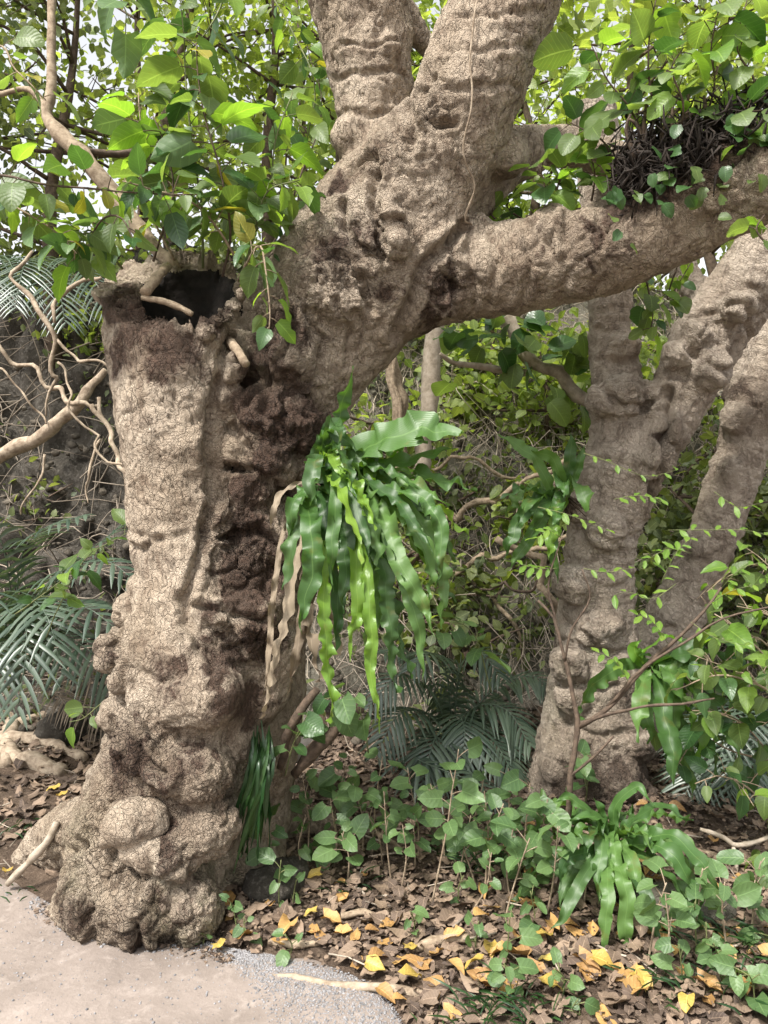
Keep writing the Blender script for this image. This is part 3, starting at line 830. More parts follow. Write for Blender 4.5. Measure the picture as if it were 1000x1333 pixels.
disp += creases(V, Nn, T0, [
    ([(487, 234), (487, 270), (493, 315), (500, 340)], 5, .035), ([(448, 270), (451, 300), (466, 327), (478, 332)], 4, .03), ([(493, 298), (522, 298)], 3, .02), ([(397, 360), (439, 339), (475, 369), (484, 405)], 5, .03),
    ([(604, 291), (575, 325), (550, 352), (529, 405), (515, 430)], 6, .04), ([(592, 300), (588, 350), (596, 400)], 4, .02), ([(612, 300), (612, 350), (622, 400)], 4, .018), ([(640, 300), (645, 350), (640, 400)], 4, .014), ([(683, 290), (690, 340), (684, 395)], 5, .016), ([(735, 285), (728, 340), (736, 390)], 5, .016),
    ([(526, 138), (532, 180), (535, 212)], 5, .03), ([(430, 249), (460, 212), (484, 207), (492, 240)], 5, .03), ([(560, 120), (545, 150), (560, 185), (590, 180)], 4, .02), ([(420, 60), (470, 75), (530, 60)], 4, .012), ([(425, 110), (480, 125), (530, 115)], 4, .012), ([(440, 30), (480, 40), (528, 30)], 3, .01),
    ([(575, 90), (620, 105), (685, 80)], 4, .010), ([(590, 50), (640, 62), (700, 40)], 4, .010), ([(545, 130), (600, 145), (675, 125)], 4, .010), ([(400, 410), (420, 440), (415, 490)], 4, .02), ([(440, 400), (455, 430), (450, 470)], 4, .016), ([(370, 390), (385, 430), (375, 470)], 5, .03), ([(345, 440), (350, 500), (330, 530)], 5, .03),
    ([(308, 440), (300, 480), (290, 525), (281, 580), (290, 650), (276, 720), (258, 775), (262, 800), (300, 850)], 5, .03), ([(300, 610), (340, 615), (370, 640)], 5, .03), ([(300, 700), (340, 690), (365, 710)], 5, .03), ([(270, 780), (310, 785), (350, 800)], 5, .025), ([(310, 560), (330, 590), (335, 620)], 4, .02),
    ([(139, 875), (185, 904), (218, 959), (244, 967)], 6, .04), ([(185, 790), (186, 833), (181, 896), (202, 921), (223, 959)], 5, .035), ([(143, 959), (160, 1022), (160, 1047), (139, 1072)], 6, .04), ([(101, 1093), (139, 1072)], 5, .03), ([(139, 1072), (160, 1131), (160, 1210)], 5, .03), ([(218, 1131), (227, 1198)], 5, .03),
    ([(165, 700), (200, 715), (230, 700)], 4, .014), ([(175, 690), (230, 702), (290, 685)], 5, .008), ([(190, 850), (240, 868), (300, 850)], 4, .008)])
V = V + Nn * np.where(inner, 0.3 * disp, disp)[:, None]
Nn = vnormals(V, Q)
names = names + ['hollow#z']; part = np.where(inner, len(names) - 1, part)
old_tree = thing('old_tree', 'huge gnarled pale barked tree with a hollow broken stem beside the path', 'tree', (-0.9, 3.0, 0.0))
by_name = {}
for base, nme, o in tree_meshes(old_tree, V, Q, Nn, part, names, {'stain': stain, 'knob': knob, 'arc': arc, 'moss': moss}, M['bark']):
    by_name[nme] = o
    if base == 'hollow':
        o.data.materials.clear(); o.data.materials.append(M['rot_shade'])
    if nme in ('burl#a', 'burl#b'):
        o['label'] = 'smooth pale rounded burl'

for nme, o in by_name.items():          # burls and the hollow belong to the stem they grow on
    if nme.startswith('burl'): o.parent = by_name['limb#b'] if nme in ('burl#v', 'burl#w') else by_name['trunk']
    if nme == 'hollow#z': o.parent = by_name['hollow_stem']

def stick(name, rows, mat, parent=None, n=12, ns=7, wob=0.006, rough=0.12, sp=6.0):
    """rows of (px, py, depth, radius px) -> a tapering crooked tube"""
    W = np.array([[*at(r[0], r[1], r[2]), r[3] / 1000 * r[2]] for r in rows])
    C = cat(W, n)
    C[:, 3] *= 1 + .3 * noise(C[:, :3] * 16 + 5) + .15 * noise(C[:, :3] * 45)
    P = C[:, :3] + wob * np.stack([noise(C[:, :3] * sp + 3), noise(C[:, :3] * sp + 13), noise(C[:, :3] * sp + 31)], 1) * 2
    b = MB(); b.tube(P, np.maximum(C[:, 3], 0.0008), ns, rough)
    me = b.mesh(name)
    if mat is None: return me
    return obj(name, me, mat, parent)

stick('broken_twig', [(186, 386, 2.82, 4), (215, 393, 2.80, 4.5), (248, 408, 2.78, 4)], M['twig'], old_tree).parent = by_name['hollow_stem']
stick('broken_twig', [(218, 345, 2.98, 6), (206, 360, 2.88, 6), (190, 380, 2.80, 7)], M['twig'], old_tree).parent = by_name['hollow_stem']
stick('branch_stub', [(298, 440, 2.9, 7), (310, 456, 2.82, 6.5), (321, 474, 2.78, 6)], M['twig'], old_tree, n=6).parent = by_name['hollow_stem']
stick('climbing_root', [(622, 0, 2.78, 1.4), (612, 70, 2.79, 1.4), (616, 120, 2.80, 1.3), (604, 200, 2.86, 1.4), (618, 240, 2.92, 1.4), (606, 285, 2.98, 1.5), (615, 292, 3.0, 1.2)], M['root'], old_tree, n=30)

# ---- the forked tree on the right
B = Body((0.55, 3.2, -0.25), (2.75, 4.45, 3.6), 0.0085)
RT = 3.85
B.limb([(762, 1075, RT, 92), (766, 1010, RT, 74), (772, 940, RT, 64), (775, 860, RT, 56), (777, 780, RT, 48), (782, 700, RT, 45), (800, 640, RT, 46), (818, 580, RT, 42)], 'trunk', 0.08)
B.limb([(800, 620, RT, 40), (806, 545, RT, 34), (803, 495, RT, 33), (796, 445, 3.88, 29), (793, 370, 3.9, 28), (790, 300, 3.92, 28), (780, 220, 3.95, 30), (770, 120, 4.0, 28)], 'stem#a', 0.05)
B.limb([(806, 650, 3.82, 38), (836, 600, 3.80, 36), (866, 548, 3.78, 38), (892, 500, 3.76, 40), (914, 450, 3.74, 46), (950, 400, 3.72, 46), (990, 350, 3.68, 49), (1040, 290, 3.64, 53), (1110, 220, 3.6, 56)], 'stem#b', 0.05)
B.limb([(800, 1040, 3.75, 50), (840, 1060, 3.7, 30), (880, 1100, 3.65, 14)], 'root#a', 0.05)
B.limb([(740, 1040, 3.75, 50), (690, 1075, 3.7, 24), (655, 1105, 3.7, 12)], 'root#b', 0.05)
for row in [(810, 515, 3.72, 30, 'stem#a', .02), (845, 512, 3.74, 18, 'stem#a', .02), (785, 520, 3.72, 22, 'stem#a', .02), (852, 600, 3.66, 26, 'stem#b', .02), (872, 555, 3.66, 18, 'stem#b', .015), (880, 462, 3.62, 20, 'stem#b', .02), (905, 435, 3.60, 20, 'stem#b', .02), (925, 480, 3.6, 26, 'stem#b', .03), (775, 820, 3.66, 24, 'trunk', .02), (800, 815, 3.66, 16, 'trunk', .015), (740, 865, 3.68, 26, 'trunk', .02), (745, 910, 3.68, 24, 'trunk', .02), (745, 760, 3.7, 26, 'trunk', .03), (820, 960, 3.72, 34, 'trunk', .03), (790, 690, 3.68, 26, 'trunk', .03), (750, 660, 3.74, 20, 'trunk', .02), (960, 400, 3.52, 22, 'stem#b', .02), (812, 450, 3.78, 22, 'stem#a', .03), (735, 1000, 3.7, 34, 'trunk', .03), (800, 1020, 3.66, 36, 'trunk', .03)]:
    B.ball(*row)
V, Q = B.extract(); part, arc, names = assign(V, B.segs); Nn = vnormals(V, Q)
def bark_right(V, Nn, arc, knob, ring=0.007):
    f1, f2 = worley(V * 9); wrp = 0.8 * noise(V * 4)
    wr = noise(np.stack([arc * 17 + wrp, V[:, 0] * 2.6, V[:, 1] * 2.6], 1))
    w2 = noise(np.stack([arc * 48 + 2 * wrp, V[:, 0] * 9, V[:, 1] * 9], 1))
    return 0.012 * fbm(V * 4, 3) + ring * wr + 0.005 * w2 + knob * (0.022 * (0.5 - f1) + 0.008 * fbm(V * 22, 2) - 0.010 * np.exp(-((f2 - f1) / 0.1) ** 2)) + 0.008 * fbm(V * 17, 3, .6)
knob = spots(V, RT, [(815, 515, 45, 1), (855, 600, 40, .9), (890, 450, 50, .8), (780, 820, 60, .8), (770, 1000, 90, .8), (950, 410, 50, .5), (740, 880, 50, .8)])
stain = spots(V, RT, [(840, 575, 12, .6), (842, 640, 12, .5), (745, 1000, 60, .7), (820, 1000, 60, .7), (720, 660, 22, .9), (775, 1050, 90, .8), (730, 850, 26, .5), (800, 900, 60, .4)])
moss = spots(V, RT, [(720, 900, 60, .6)])
cr = creases(V, Nn, RT, [([(852, 520), (845, 570), (834, 640), (842, 665)], 5, .05), ([(770, 512), (790, 540), (830, 535), (852, 515)], 4, .025), ([(770, 600), (810, 610), (850, 625)], 4, .014), ([(740, 690), (785, 705), (840, 690)], 4, .014), ([(728, 745), (780, 760), (832, 745)], 4, .014), ([(725, 800), (770, 842), (830, 835)], 4, .02), ([(720, 850), (745, 890), (790, 880)], 4, .02), ([(865, 470), (900, 500), (935, 490)], 4, .02), ([(880, 430), (915, 420), (950, 450)], 4, .018), ([(725, 930), (770, 940), (840, 930)], 4, .016), ([(765, 430), (800, 440), (830, 430)], 4, .01), ([(765, 470), (800, 478), (840, 468)], 4, .012)])
V = V + Nn * (bark_right(V, Nn, arc, knob) + cr)[:, None]; Nn = vnormals(V, Q)
forked_tree = thing('forked_tree', 'wrinkled grey brown tree whose trunk forks into two stems behind the ferns', 'tree', (1.04, RT, 0.0))
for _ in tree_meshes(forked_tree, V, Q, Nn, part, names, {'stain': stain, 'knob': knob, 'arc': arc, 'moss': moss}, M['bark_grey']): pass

# ---- the leaning stem behind it
B = Body((0.9, 3.9, 0.0), (3.2, 4.9, 3.4), 0.0105)
B.limb([(800, 1000, 4.45, 54), (835, 900, 4.42, 46), (880, 800, 4.4, 36), (905, 750, 4.38, 33), (927, 700, 4.36, 31), (945, 650, 4.35, 32), (962, 600, 4.34, 32), (977, 550, 4.32, 34), (1000, 480, 4.3, 36), (1050, 390, 4.28, 38), (1110, 300, 4.26, 40)], 'trunk', 0.05)
B.limb([(982, 540, 4.32, 32), (968, 460, 4.36, 26), (935, 400, 4.4, 20), (900, 370, 4.5, 18), (880, 330, 4.55, 16)], 'stem#a', 0.05)
for row in [(915, 715, 4.28, 18, 'trunk', .02), (950, 610, 4.26, 18, 'trunk', .02), (960, 545, 4.24, 22, 'trunk', .02), (935, 690, 4.26, 14, 'trunk', .02), (870, 800, 4.3, 20, 'trunk', .02)]:
    B.ball(*row)
V, Q = B.extract(); part, arc, names = assign(V, B.segs); Nn = vnormals(V, Q)
knob = spots(V, 4.3, [(880, 720, 50, .9), (970, 530, 40, .9), (930, 610, 40, .6)]); stain = spots(V, 4.3, [(960, 510, 20, .7), (800, 900, 60, .7)])
V = V + Nn * bark_right(V, Nn, arc, knob, 0.008)[:, None]; Nn = vnormals(V, Q)
leaning_tree = thing('leaning_tree', 'pale wrinkled tree leaning away to the right behind the forked tree', 'tree', (1.2, 4.45, 0.0))
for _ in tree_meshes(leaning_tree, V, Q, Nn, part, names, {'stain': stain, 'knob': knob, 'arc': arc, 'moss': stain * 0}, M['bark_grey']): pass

# ------------------------------------------------------------------ leaves
def leaf_shape(name, W=0.62, kind='ovate', fold=0.10, droop=0.25, rows=7, wav=0.03, curl=0.0):
    """a blade of length 1 along +Y, upper side +Z"""
    V = []; UV = []
    ph = random.random() * 6
    bite = (random.randint(2, rows - 2), random.choice((-1, 1))) if random.random() < .3 else (99, 0)
    for i in range(rows):
        jl, jr = random.uniform(.9, 1.08), random.uniform(.9, 1.08)
        if i == bite[0]: jl, jr = (.6, jr) if bite[1] < 0 else (jl, .6)
        t = i / (rows - 1)
        if kind == 'heart': w = 0.5 * W * (math.sin(math.pi * min(1, (0.30 + 0.70 * t)) ** 1.15) ** 0.75) if t < 1 else 0.0
        elif kind == 'ovate': w = 0.5 * W * math.sin(math.pi * (0.06 + 0.94 * t) ** 0.72) ** 0.85 if t < 1 else 0.0
        elif kind == 'round': w = 0.5 * W * math.sin(math.pi * (0.08 + 0.90 * t) ** 0.95) ** 0.6
        else: w = 0.5 * W * math.sin(math.pi * (0.04 + 0.95 * t)) ** 0.8 if t < 1 else 0.0
        yb = t - droop * 0.25 * t * t
        zb = -droop * t * t
        for k, u in enumerate((-1, -0.5, 0, 0.5, 1)):
            x = u * w * (jl if u < 0 else jr)
            y = yb - (0.14 * abs(u) ** 1.5 * max(0, 1 - t * 3.2) if kind == 'heart' else 0)
            z = zb + fold * abs(u) * w * 2 - curl * (u * w) ** 2 * 4 + wav * math.sin(t * 9 + ph + u * 2) * abs(u)
            V.append((x, y, z)); UV.append((0.5 + 0.5 * u, t))
    q = [(i * 5 + k, i * 5 + k + 1, (i + 1) * 5 + k + 1, (i + 1) * 5 + k) for i in range(rows - 1) for k in range(4)]
    return np.array(V), np.array(q), np.array(UV)

def leaf_set(name, mat, kind, n=5, **kw):
    out = []
    for i in range(n):
        k = dict(kw)
        k['W'] = kw.get('W', 0.62) * random.uniform(0.88, 1.1)
        k['droop'] = kw.get('droop', 0.25) * random.uniform(0.3, 1.6)
        k['fold'] = kw.get('fold', 0.1) * random.uniform(0.3, 1.8)
        V, q, uv = leaf_shape(name, kind=kind, **k)
        b = MB(); b.add(V, q, uv=uv)
        me = b.mesh(name); me.materials.append(mat); out.append(me)
    return out

LS = {
    'broad': leaf_set('leaf', M['leaf'], 'ovate', 6, W=0.66),
    'dark': leaf_set('leaf', M['leaf_dark'], 'ovate', 5, W=0.60),
    'lime': leaf_set('leaf', M['leaf_lime'], 'ovate', 4, W=0.58),
    'yellow': leaf_set('leaf', M['leaf_yellow'], 'ovate', 3, W=0.62),
    'round': leaf_set('leaf', M['leaf'], 'round', 5, W=0.82),
    'rdark': leaf_set('leaf', M['leaf_dark'], 'round', 4, W=0.80),
    'rlime': leaf_set('leaf', M['leaf_lime'], 'round', 4, W=0.80),
    'heart': leaf_set('leaf', M['leaf_seed'], 'heart', 6, W=0.80),
    'hdark': leaf_set('leaf', M['leaf_dark'], 'heart', 4, W=0.80),
    'small': leaf_set('leaf', M['leaf_lime'], 'elliptic', 4, W=0.42, droop=0.15),
    'sheart': leaf_set('leaf', M['leaf_seed'], 'round', 4, W=0.72),
}

def frame(axis, normal):
    a = nrm(axis); n = np.asarray(normal, float)
    n = nrm(n - a * (n @ a)); x = np.cross(a, n)
    return np.stack([x, a, n], 1)

def put_leaf(parent, kind, pos, axis, normal, size):
    me = random.choice(LS[kind])
    o = bpy.data.objects.new('leaf', me); COL.objects.link(o); o.parent = parent
    F = frame(axis, normal) * size
    p = np.asarray(pos) - np.array(parent.location)
    m = Matrix(((F[0][0], F[0][1], F[0][2], p[0]), (F[1][0], F[1][1], F[1][2], p[1]), (F[2][0], F[2][1], F[2][2], p[2]), (0, 0, 0, 1)))
    o.matrix_basis = m
    return o

def pick(kinds):
    r = random.random() * sum(w for _, w in kinds)
    for k, w in kinds:
        r -= w
        if r <= 0: return k
    return kinds[-1][0]

def shoot(name, label, cat_, P, r0, r1, nleaf, size, kinds, stem_mat, t0=0.15, group=None, pet=0.45, up=0.2, spread=1.0, twigs=0, twig_len=0.2, face=0.35, root=None):
    """stem along world points P, leaves on petioles round it, optional side twigs"""
    C = cat(np.asarray(P, float), max(8, 4 * len(P)))
    C = C + 0.006 * np.stack([noise(C * 6 + 1), noise(C * 6 + 11), noise(C * 6 + 23)], 1)
    root = thing(name, label, cat_, C[0], group)
    b = MB(); n = len(C)
    b.tube(C - C[0], np.linspace(r0, r1, n), 6, 0.1)
    lines = [(C, t0)]
    for k in range(twigs):
        i = int(n * random.uniform(0.2, 0.9)); T = nrm(C[min(i + 1, n - 1)] - C[i - 1])
        d = nrm(T * 0.6 + RNG.normal(size=3) * 0.8 + np.array((0, -0.1, 0.25)))
        L = twig_len * random.uniform(0.6, 1.3)
        tw = cat(np.array([C[i], C[i] + d * L * 0.5, C[i] + d * L + np.array((0, 0, -0.12 * L))]), 7)
        b.tube(tw - C[0], np.linspace(r1 * 1.3, r1 * 0.6, 7), 5, 0.1)
        lines.append((tw, 0.2))
    tot = sum(np.linalg.norm(np.diff(c, axis=0), axis=1).sum() for c, _ in lines)
    az = random.random() * 6.28
    for c, tt0 in lines:
        L = np.linalg.norm(np.diff(c, axis=0), axis=1).sum()
        m = max(2, int(round(nleaf * L / tot)))
        for j in range(m):
            t = tt0 + (1 - tt0) * (j + random.random() * 0.6) / m
            f = min(t, 1) * (len(c) - 1); i = min(int(f), len(c) - 2); p = c[i] + (c[i + 1] - c[i]) * (f - i)
            T = nrm(c[i + 1] - c[i])
            az += 2.4 + random.uniform(-0.5, 0.5)
            s1 = nrm(np.cross(T, (0.3, 0.1, 1))); s2 = np.cross(T, s1)
            rad = s1 * math.cos(az) + s2 * math.sin(az)
            sz = size * random.uniform(0.45, 1.2)
            d = nrm(rad * spread + T * 0.5 + np.array((0, 0, up)))
            pe = p + d * sz * pet * random.uniform(0.6, 1.2)
            b.tube(np.array([p, (p + pe) / 2 + np.array((0, 0, 0.02 * sz)), pe]) - C[0], [r1 * 0.6 + .0006] * 3, 4, 0, cap=False)
            ax = nrm(d + np.array((0, 0, -0.55)) + RNG.normal(size=3) * 0.25)
            nn = np.array((0, 0, 1.0)) + RNG.normal(size=3) * 0.5 + np.array((0, -face, 0))
            put_leaf(root, pick(kinds), pe, ax, nn, sz)
    st = obj('stem', b.mesh('stem'), stem_mat, root, (0, 0, 0))
    return root

def pts(*rows):
    return [at(*r) for r in rows]

# ------------------------------------------------------------------ bird's nest ferns
def frond_mesh(S, W, n_hint, wav=0.10, waves=7, nseg=60, base=0.25, tip=1.0, twist=0.0, channel=0.18):
    S = cat(S, nseg); S = S + (.16 * W) * np.linspace(0, 1, nseg)[:, None] * np.stack([noise(S * 13 + 3), noise(S * 13 + 8), noise(S * 13 + 15)], 1) * 2; T = np.gradient(S, axis=0); T /= np.linalg.norm(T, axis=1)[:, None]
    V = []; UV = []; ph = random.random() * 6.28; ph2 = random.random() * 6.28
    nh = np.asarray(n_hint, float); nh2 = nh
    tt_ = np.linspace(0, 1, nseg); r0 = random.random() * 50
    nl = noise(np.stack([tt_ * waves * 1.6, tt_ * 0 + r0, tt_ * 0], 1)) * 1.5; nr = noise(np.stack([tt_ * waves * 1.6, tt_ * 0 + r0 + 9, tt_ * 0], 1)) * 1.5
    for i in range(nseg):
        t = i / (nseg - 1)
        w = 0.5 * W * (base + (1 - base) * ss(0, 0.45, t)) * (1 - ss(0.72, 1.0, t) ** (1.4 * tip) * 0.97)
        side = np.cross(T[i], nh2)
        if np.linalg.norm(side) < 0.15: side = side + np.array((0.3, 0, 0))
        side = nrm(side)
        up = np.cross(side, T[i])
        if twist:
            a = twist * t; side, up = side * math.cos(a) + up * math.sin(a), up * math.cos(a) - side * math.sin(a)
        for u in (-1, -0.55, 0, 0.55, 1):
            fr = waves * (1.0 if u < 0 else 1.13)
            wv = min(4.4 * wav * W, .026 * 3.2 * wav / .12) * min(1, .07 / W) ** .5 * abs(u) ** 1.6 * ((nl if u < 0 else nr)[i] * 1.1 + .35 * math.sin(6.28 * fr * t + (ph if u < 0 else ph2))) * ss(0.05, 0.3, t)
            ww = w * (1 + min(.10, .8 * wav) * (nl if u < 0 else nr)[i])
            V.append(S[i] + side * ww * u + up * (channel * w * abs(u) + wv)); UV.append((0.5 + 0.5 * u, t))
    q = [(i * 5 + k, i * 5 + k + 1, (i + 1) * 5 + k + 1, (i + 1) * 5 + k) for i in range(nseg - 1) for k in range(4)]
    return np.array(V), q, np.array(UV)

def fern(name, label, root_p, fronds, rnd_fronds, group=None, soil=0.06):
    """fronds: (list of photo points with depth after the root, width px, material, normal hint, waviness)"""
    root = thing(name, label, 'fern', root_p, group)
    def put(nm, S, W, mat, nh, wav, **kw):
        V, q, uv = frond_mesh(S, W, nh, wav, **kw)
        b = MB(); b.add(V - np.array(root_p), q, uv=uv)
        return obj(nm, b.mesh(nm), M[mat], root, (0, 0, 0))
    for rows, W, mat, nh, wav in fronds:
        S = [np.array(root_p) + RNG.normal(size=3) * 0.02] + [at(*r) for r in rows]
        L = sum(np.linalg.norm(S[i + 1] - S[i]) for i in range(len(S) - 1))
        put('dead_frond' if 'dead' in mat else 'frond', S, W * .70 / 1000 * rows[0][2], 'fern_dark' if mat == 'fern' and random.random() < .3 else mat, np.array(nh) + RNG.normal(size=3) * .22, wav, waves=max(4, L * random.uniform(11, 17)), twist=random.uniform(-.7, .7))
    for (az, el, L, W, drop, mat) in rnd_fronds:
        d = np.array((math.sin(az) * math.cos(el), -math.cos(az) * math.cos(el), math.sin(el)))
        p0 = np.array(root_p) + d * 0.03
        S = [p0 + d * L * s + np.array((0, 0, -drop * L * s * s)) for s in (0, 0.25, 0.5, 0.75, 1.0)]
        put('frond', S, W, mat, (0.0, -0.25, 1.0), random.uniform(0.08, 0.16), waves=L * random.uniform(11, 17), twist=random.uniform(-.6, .6))
    # fibrous root mass
    b = MB()
    for k in range(60):
        d = RNG.normal(size=3); d[2] = -abs(d[2]) * 1.2 - 0.2; d = nrm(d) * soil * random.uniform(0.6, 1.6)
        b.tube(np.array([(0, 0, 0.01), d * 0.5 + RNG.normal(size=3) * 0.01, d]) , [0.006, 0.004, 0.002], 4, 0.2)
    obj('root_mass', b.mesh('root_mass'), M['twig_dark'], root, (0, 0, 0))
    return root

C_ = (0.1, -1.0, 0.35)       # blade turned to the path
U_ = (0.0, -0.35, 1.0)
fr = [
    ([(437, 560, 2.80), (450, 515, 2.78), (456, 478, 2.75)], 34, 'fern', (0.6, -1, 0.1), .05),
    ([(470, 590, 2.76), (540, 562, 2.66), (606, 556, 2.58)], 76, 'fern', (0.2, -0.9, 0.75), .03),
    ([(480, 612, 2.80), (540, 596, 2.72), (592, 585, 2.66)], 40, 'fern', (0.2, -0.6, 1), .05),
    ([(480, 625, 2.80), (545, 618, 2.72), (622, 640, 2.66)], 34, 'fern', U_, .09),
    ([(480, 640, 2.76), (530, 632, 2.66), (585, 660, 2.6)], 36, 'fern', U_, .10),
    ([(402, 676, 2.62), (408, 735, 2.52), (388, 826, 2.50)], 38, 'fern', C_, .11),
    ([(420, 700, 2.66), (420, 760, 2.55), (424, 830, 2.5), (432, 942, 2.5)], 25, 'fern_lime', C_, .16),
    ([(440, 610, 2.66), (436, 670, 2.55), (430, 720, 2.52), (434, 768, 2.52)], 24, 'fern', C_, .12),
    ([(448, 618, 2.62), (452, 650, 2.55), (462, 672, 2.54)], 30, 'fern', C_, .12),
    ([(412, 598, 2.68), (405, 625, 2.6), (404, 660, 2.58)], 30, 'fern', C_, .12),
    ([(470, 650, 2.62), (485, 690, 2.52), (492, 742, 2.5)], 28, 'fern', C_, .13),
    ([(490, 660, 2.62), (515, 720, 2.5), (545, 780, 2.46), (568, 830, 2.45)], 34, 'fern', C_, .13),
    ([(520, 640, 2.62), (558, 655, 2.54), (574, 705, 2.5), (566, 768, 2.5)], 28, 'fern', C_, .15),
    ([(500, 660, 2.66), (540, 690, 2.56), (560, 740, 2.54), (555, 790, 2.54)], 24, 'fern', C_, .15),
    ([(455, 700, 2.66), (465, 760, 2.58), (462, 810, 2.56), (455, 862, 2.56)], 24, 'fern_lime', C_, .16),
    ([(470, 720, 2.64), (482, 790, 2.56), (484, 870, 2.54), (496, 952, 2.54)], 22, 'fern_lime', C_, .17),
    ([(490, 720, 2.66), (505, 790, 2.58), (510, 850, 2.56), (516, 900, 2.56)], 28, 'fern', C_, .13),
    ([(500, 700, 2.66), (530, 770, 2.56), (545, 830, 2.54), (552, 890, 2.54)], 26, 'fern', C_, .14),
    ([(480, 700, 2.7), (490, 780, 2.62), (482, 850, 2.6), (480, 900, 2.6)], 26, 'fern', C_, .13),
    ([(385, 670, 2.7), (378, 720, 2.64), (366, 770, 2.64)], 28, 'fern', (-0.3, -1, .3), .08),
    ([(392, 640, 2.7), (382, 660, 2.64), (374, 700, 2.66)], 24, 'fern', (-0.3, -1, .3), .12),
    ([(430, 560, 2.76), (445, 570, 2.70), (462, 590, 2.66)], 30, 'fern', (0.3, -1, .3), .10),
    ([(445, 670, 2.7), (450, 740, 2.6), (446, 800, 2.58)], 30, 'fern', C_, .10),
    ([(420, 660, 2.7), (432, 720, 2.64), (440, 790, 2.62), (436, 850, 2.62)], 26, 'fern', C_, .12),
    ([(510, 650, 2.7), (560, 700, 2.64), (578, 760, 2.62), (572, 820, 2.62)], 26, 'fern', C_, .14),
    ([(470, 690, 2.72), (500, 760, 2.66), (520, 830, 2.64), (535, 880, 2.64)], 28, 'fern', C_, .12),
    ([(368, 640, 2.78), (358, 660, 2.72), (352, 690, 2.74)], 12, 'fern_dead', (-.5, -1, .2), .2),
    ([(372, 680, 2.76), (358, 760, 2.66), (350, 850, 2.64), (344, 915, 2.66)], 11, 'fern_dead', (-.2, -1, .2), .35),
    ([(388, 720, 2.76), (368, 820, 2.68), (350, 900, 2.68), (342, 935, 2.7)], 22, 'fern_dead', (-.3, -1, .2), .12),
    ([(400, 760, 2.78), (405, 830, 2.70), (418, 890, 2.7)], 17, 'fern_dead', C_, .3),
    ([(398, 760, 2.82), (388, 840, 2.78), (372, 905, 2.78)], 18, 'fern_dead', C_, .25),
    ([(410, 720, 2.84), (400, 800, 2.80), (392, 860, 2.80)], 18, 'fern_dead', C_, .2),
    ([(425, 740, 2.84), (432, 800, 2.80), (440, 850, 2.80)], 22, 'fern_dead', C_, .25),
]
rf = [(random.uniform(0.25, 1.9), random.uniform(0.15, 0.95), random.uniform(0.40, 0.66), random.uniform(0.028, 0.05), random.uniform(0.45, 1.15), random.choice(('fern', 'fern_dark', 'fern_dark', 'fern_lime'))) for _ in range(34)]
fern('nest_fern', 'large bird nest fern with long drooping wavy fronds on the old hollow tree', at(408, 628, 2.90), fr, rf)

RTd = 3.62
fr = [
    ([(720, 640, 3.55), (690, 590, 3.5), (648, 565, 3.45)], 26, 'fern', (0.2, -1, .4), .04),
    ([(742, 600, 3.52), (742, 565, 3.5)], 22, 'fern', (0.1, -1, .1), .04),
    ([(752, 610, 3.55), (762, 580, 3.54)], 18, 'fern', (-0.4, -1, .1), .05),
    ([(715, 650, 3.5), (700, 660, 3.45), (695, 700, 3.42)], 24, 'fern', C_, .12),
    ([(710, 655, 3.5), (680, 670, 3.42), (655, 730, 3.4)], 24, 'fern', C_, .10),
    ([(715, 665, 3.52), (690, 700, 3.48), (660, 745, 3.46)], 22, 'fern', C_, .10),
    ([(725, 670, 3.52), (718, 700, 3.48), (715, 730, 3.47)], 22, 'fern_lime', C_, .10),
    ([(710, 645, 3.5), (680, 635, 3.45), (650, 650, 3.42)], 22, 'fern', U_, .10),
    ([(730, 620, 3.5), (715, 595, 3.46), (690, 585, 3.42)], 22, 'fern', (0.2, -1, .4), .06),
    ([(725, 660, 3.52), (720, 720, 3.5), (726, 760, 3.5)], 18, 'fern', C_, .10)]
fern('nest_fern', 'small bird nest fern perched on the side of the forked tree trunk', at(735, 645, RTd), fr, [(random.uniform(-1.5, 0.2), random.uniform(0, .7), .32, .06, random.uniform(.4, 1), 'fern') for _ in range(6)], soil=0.09)

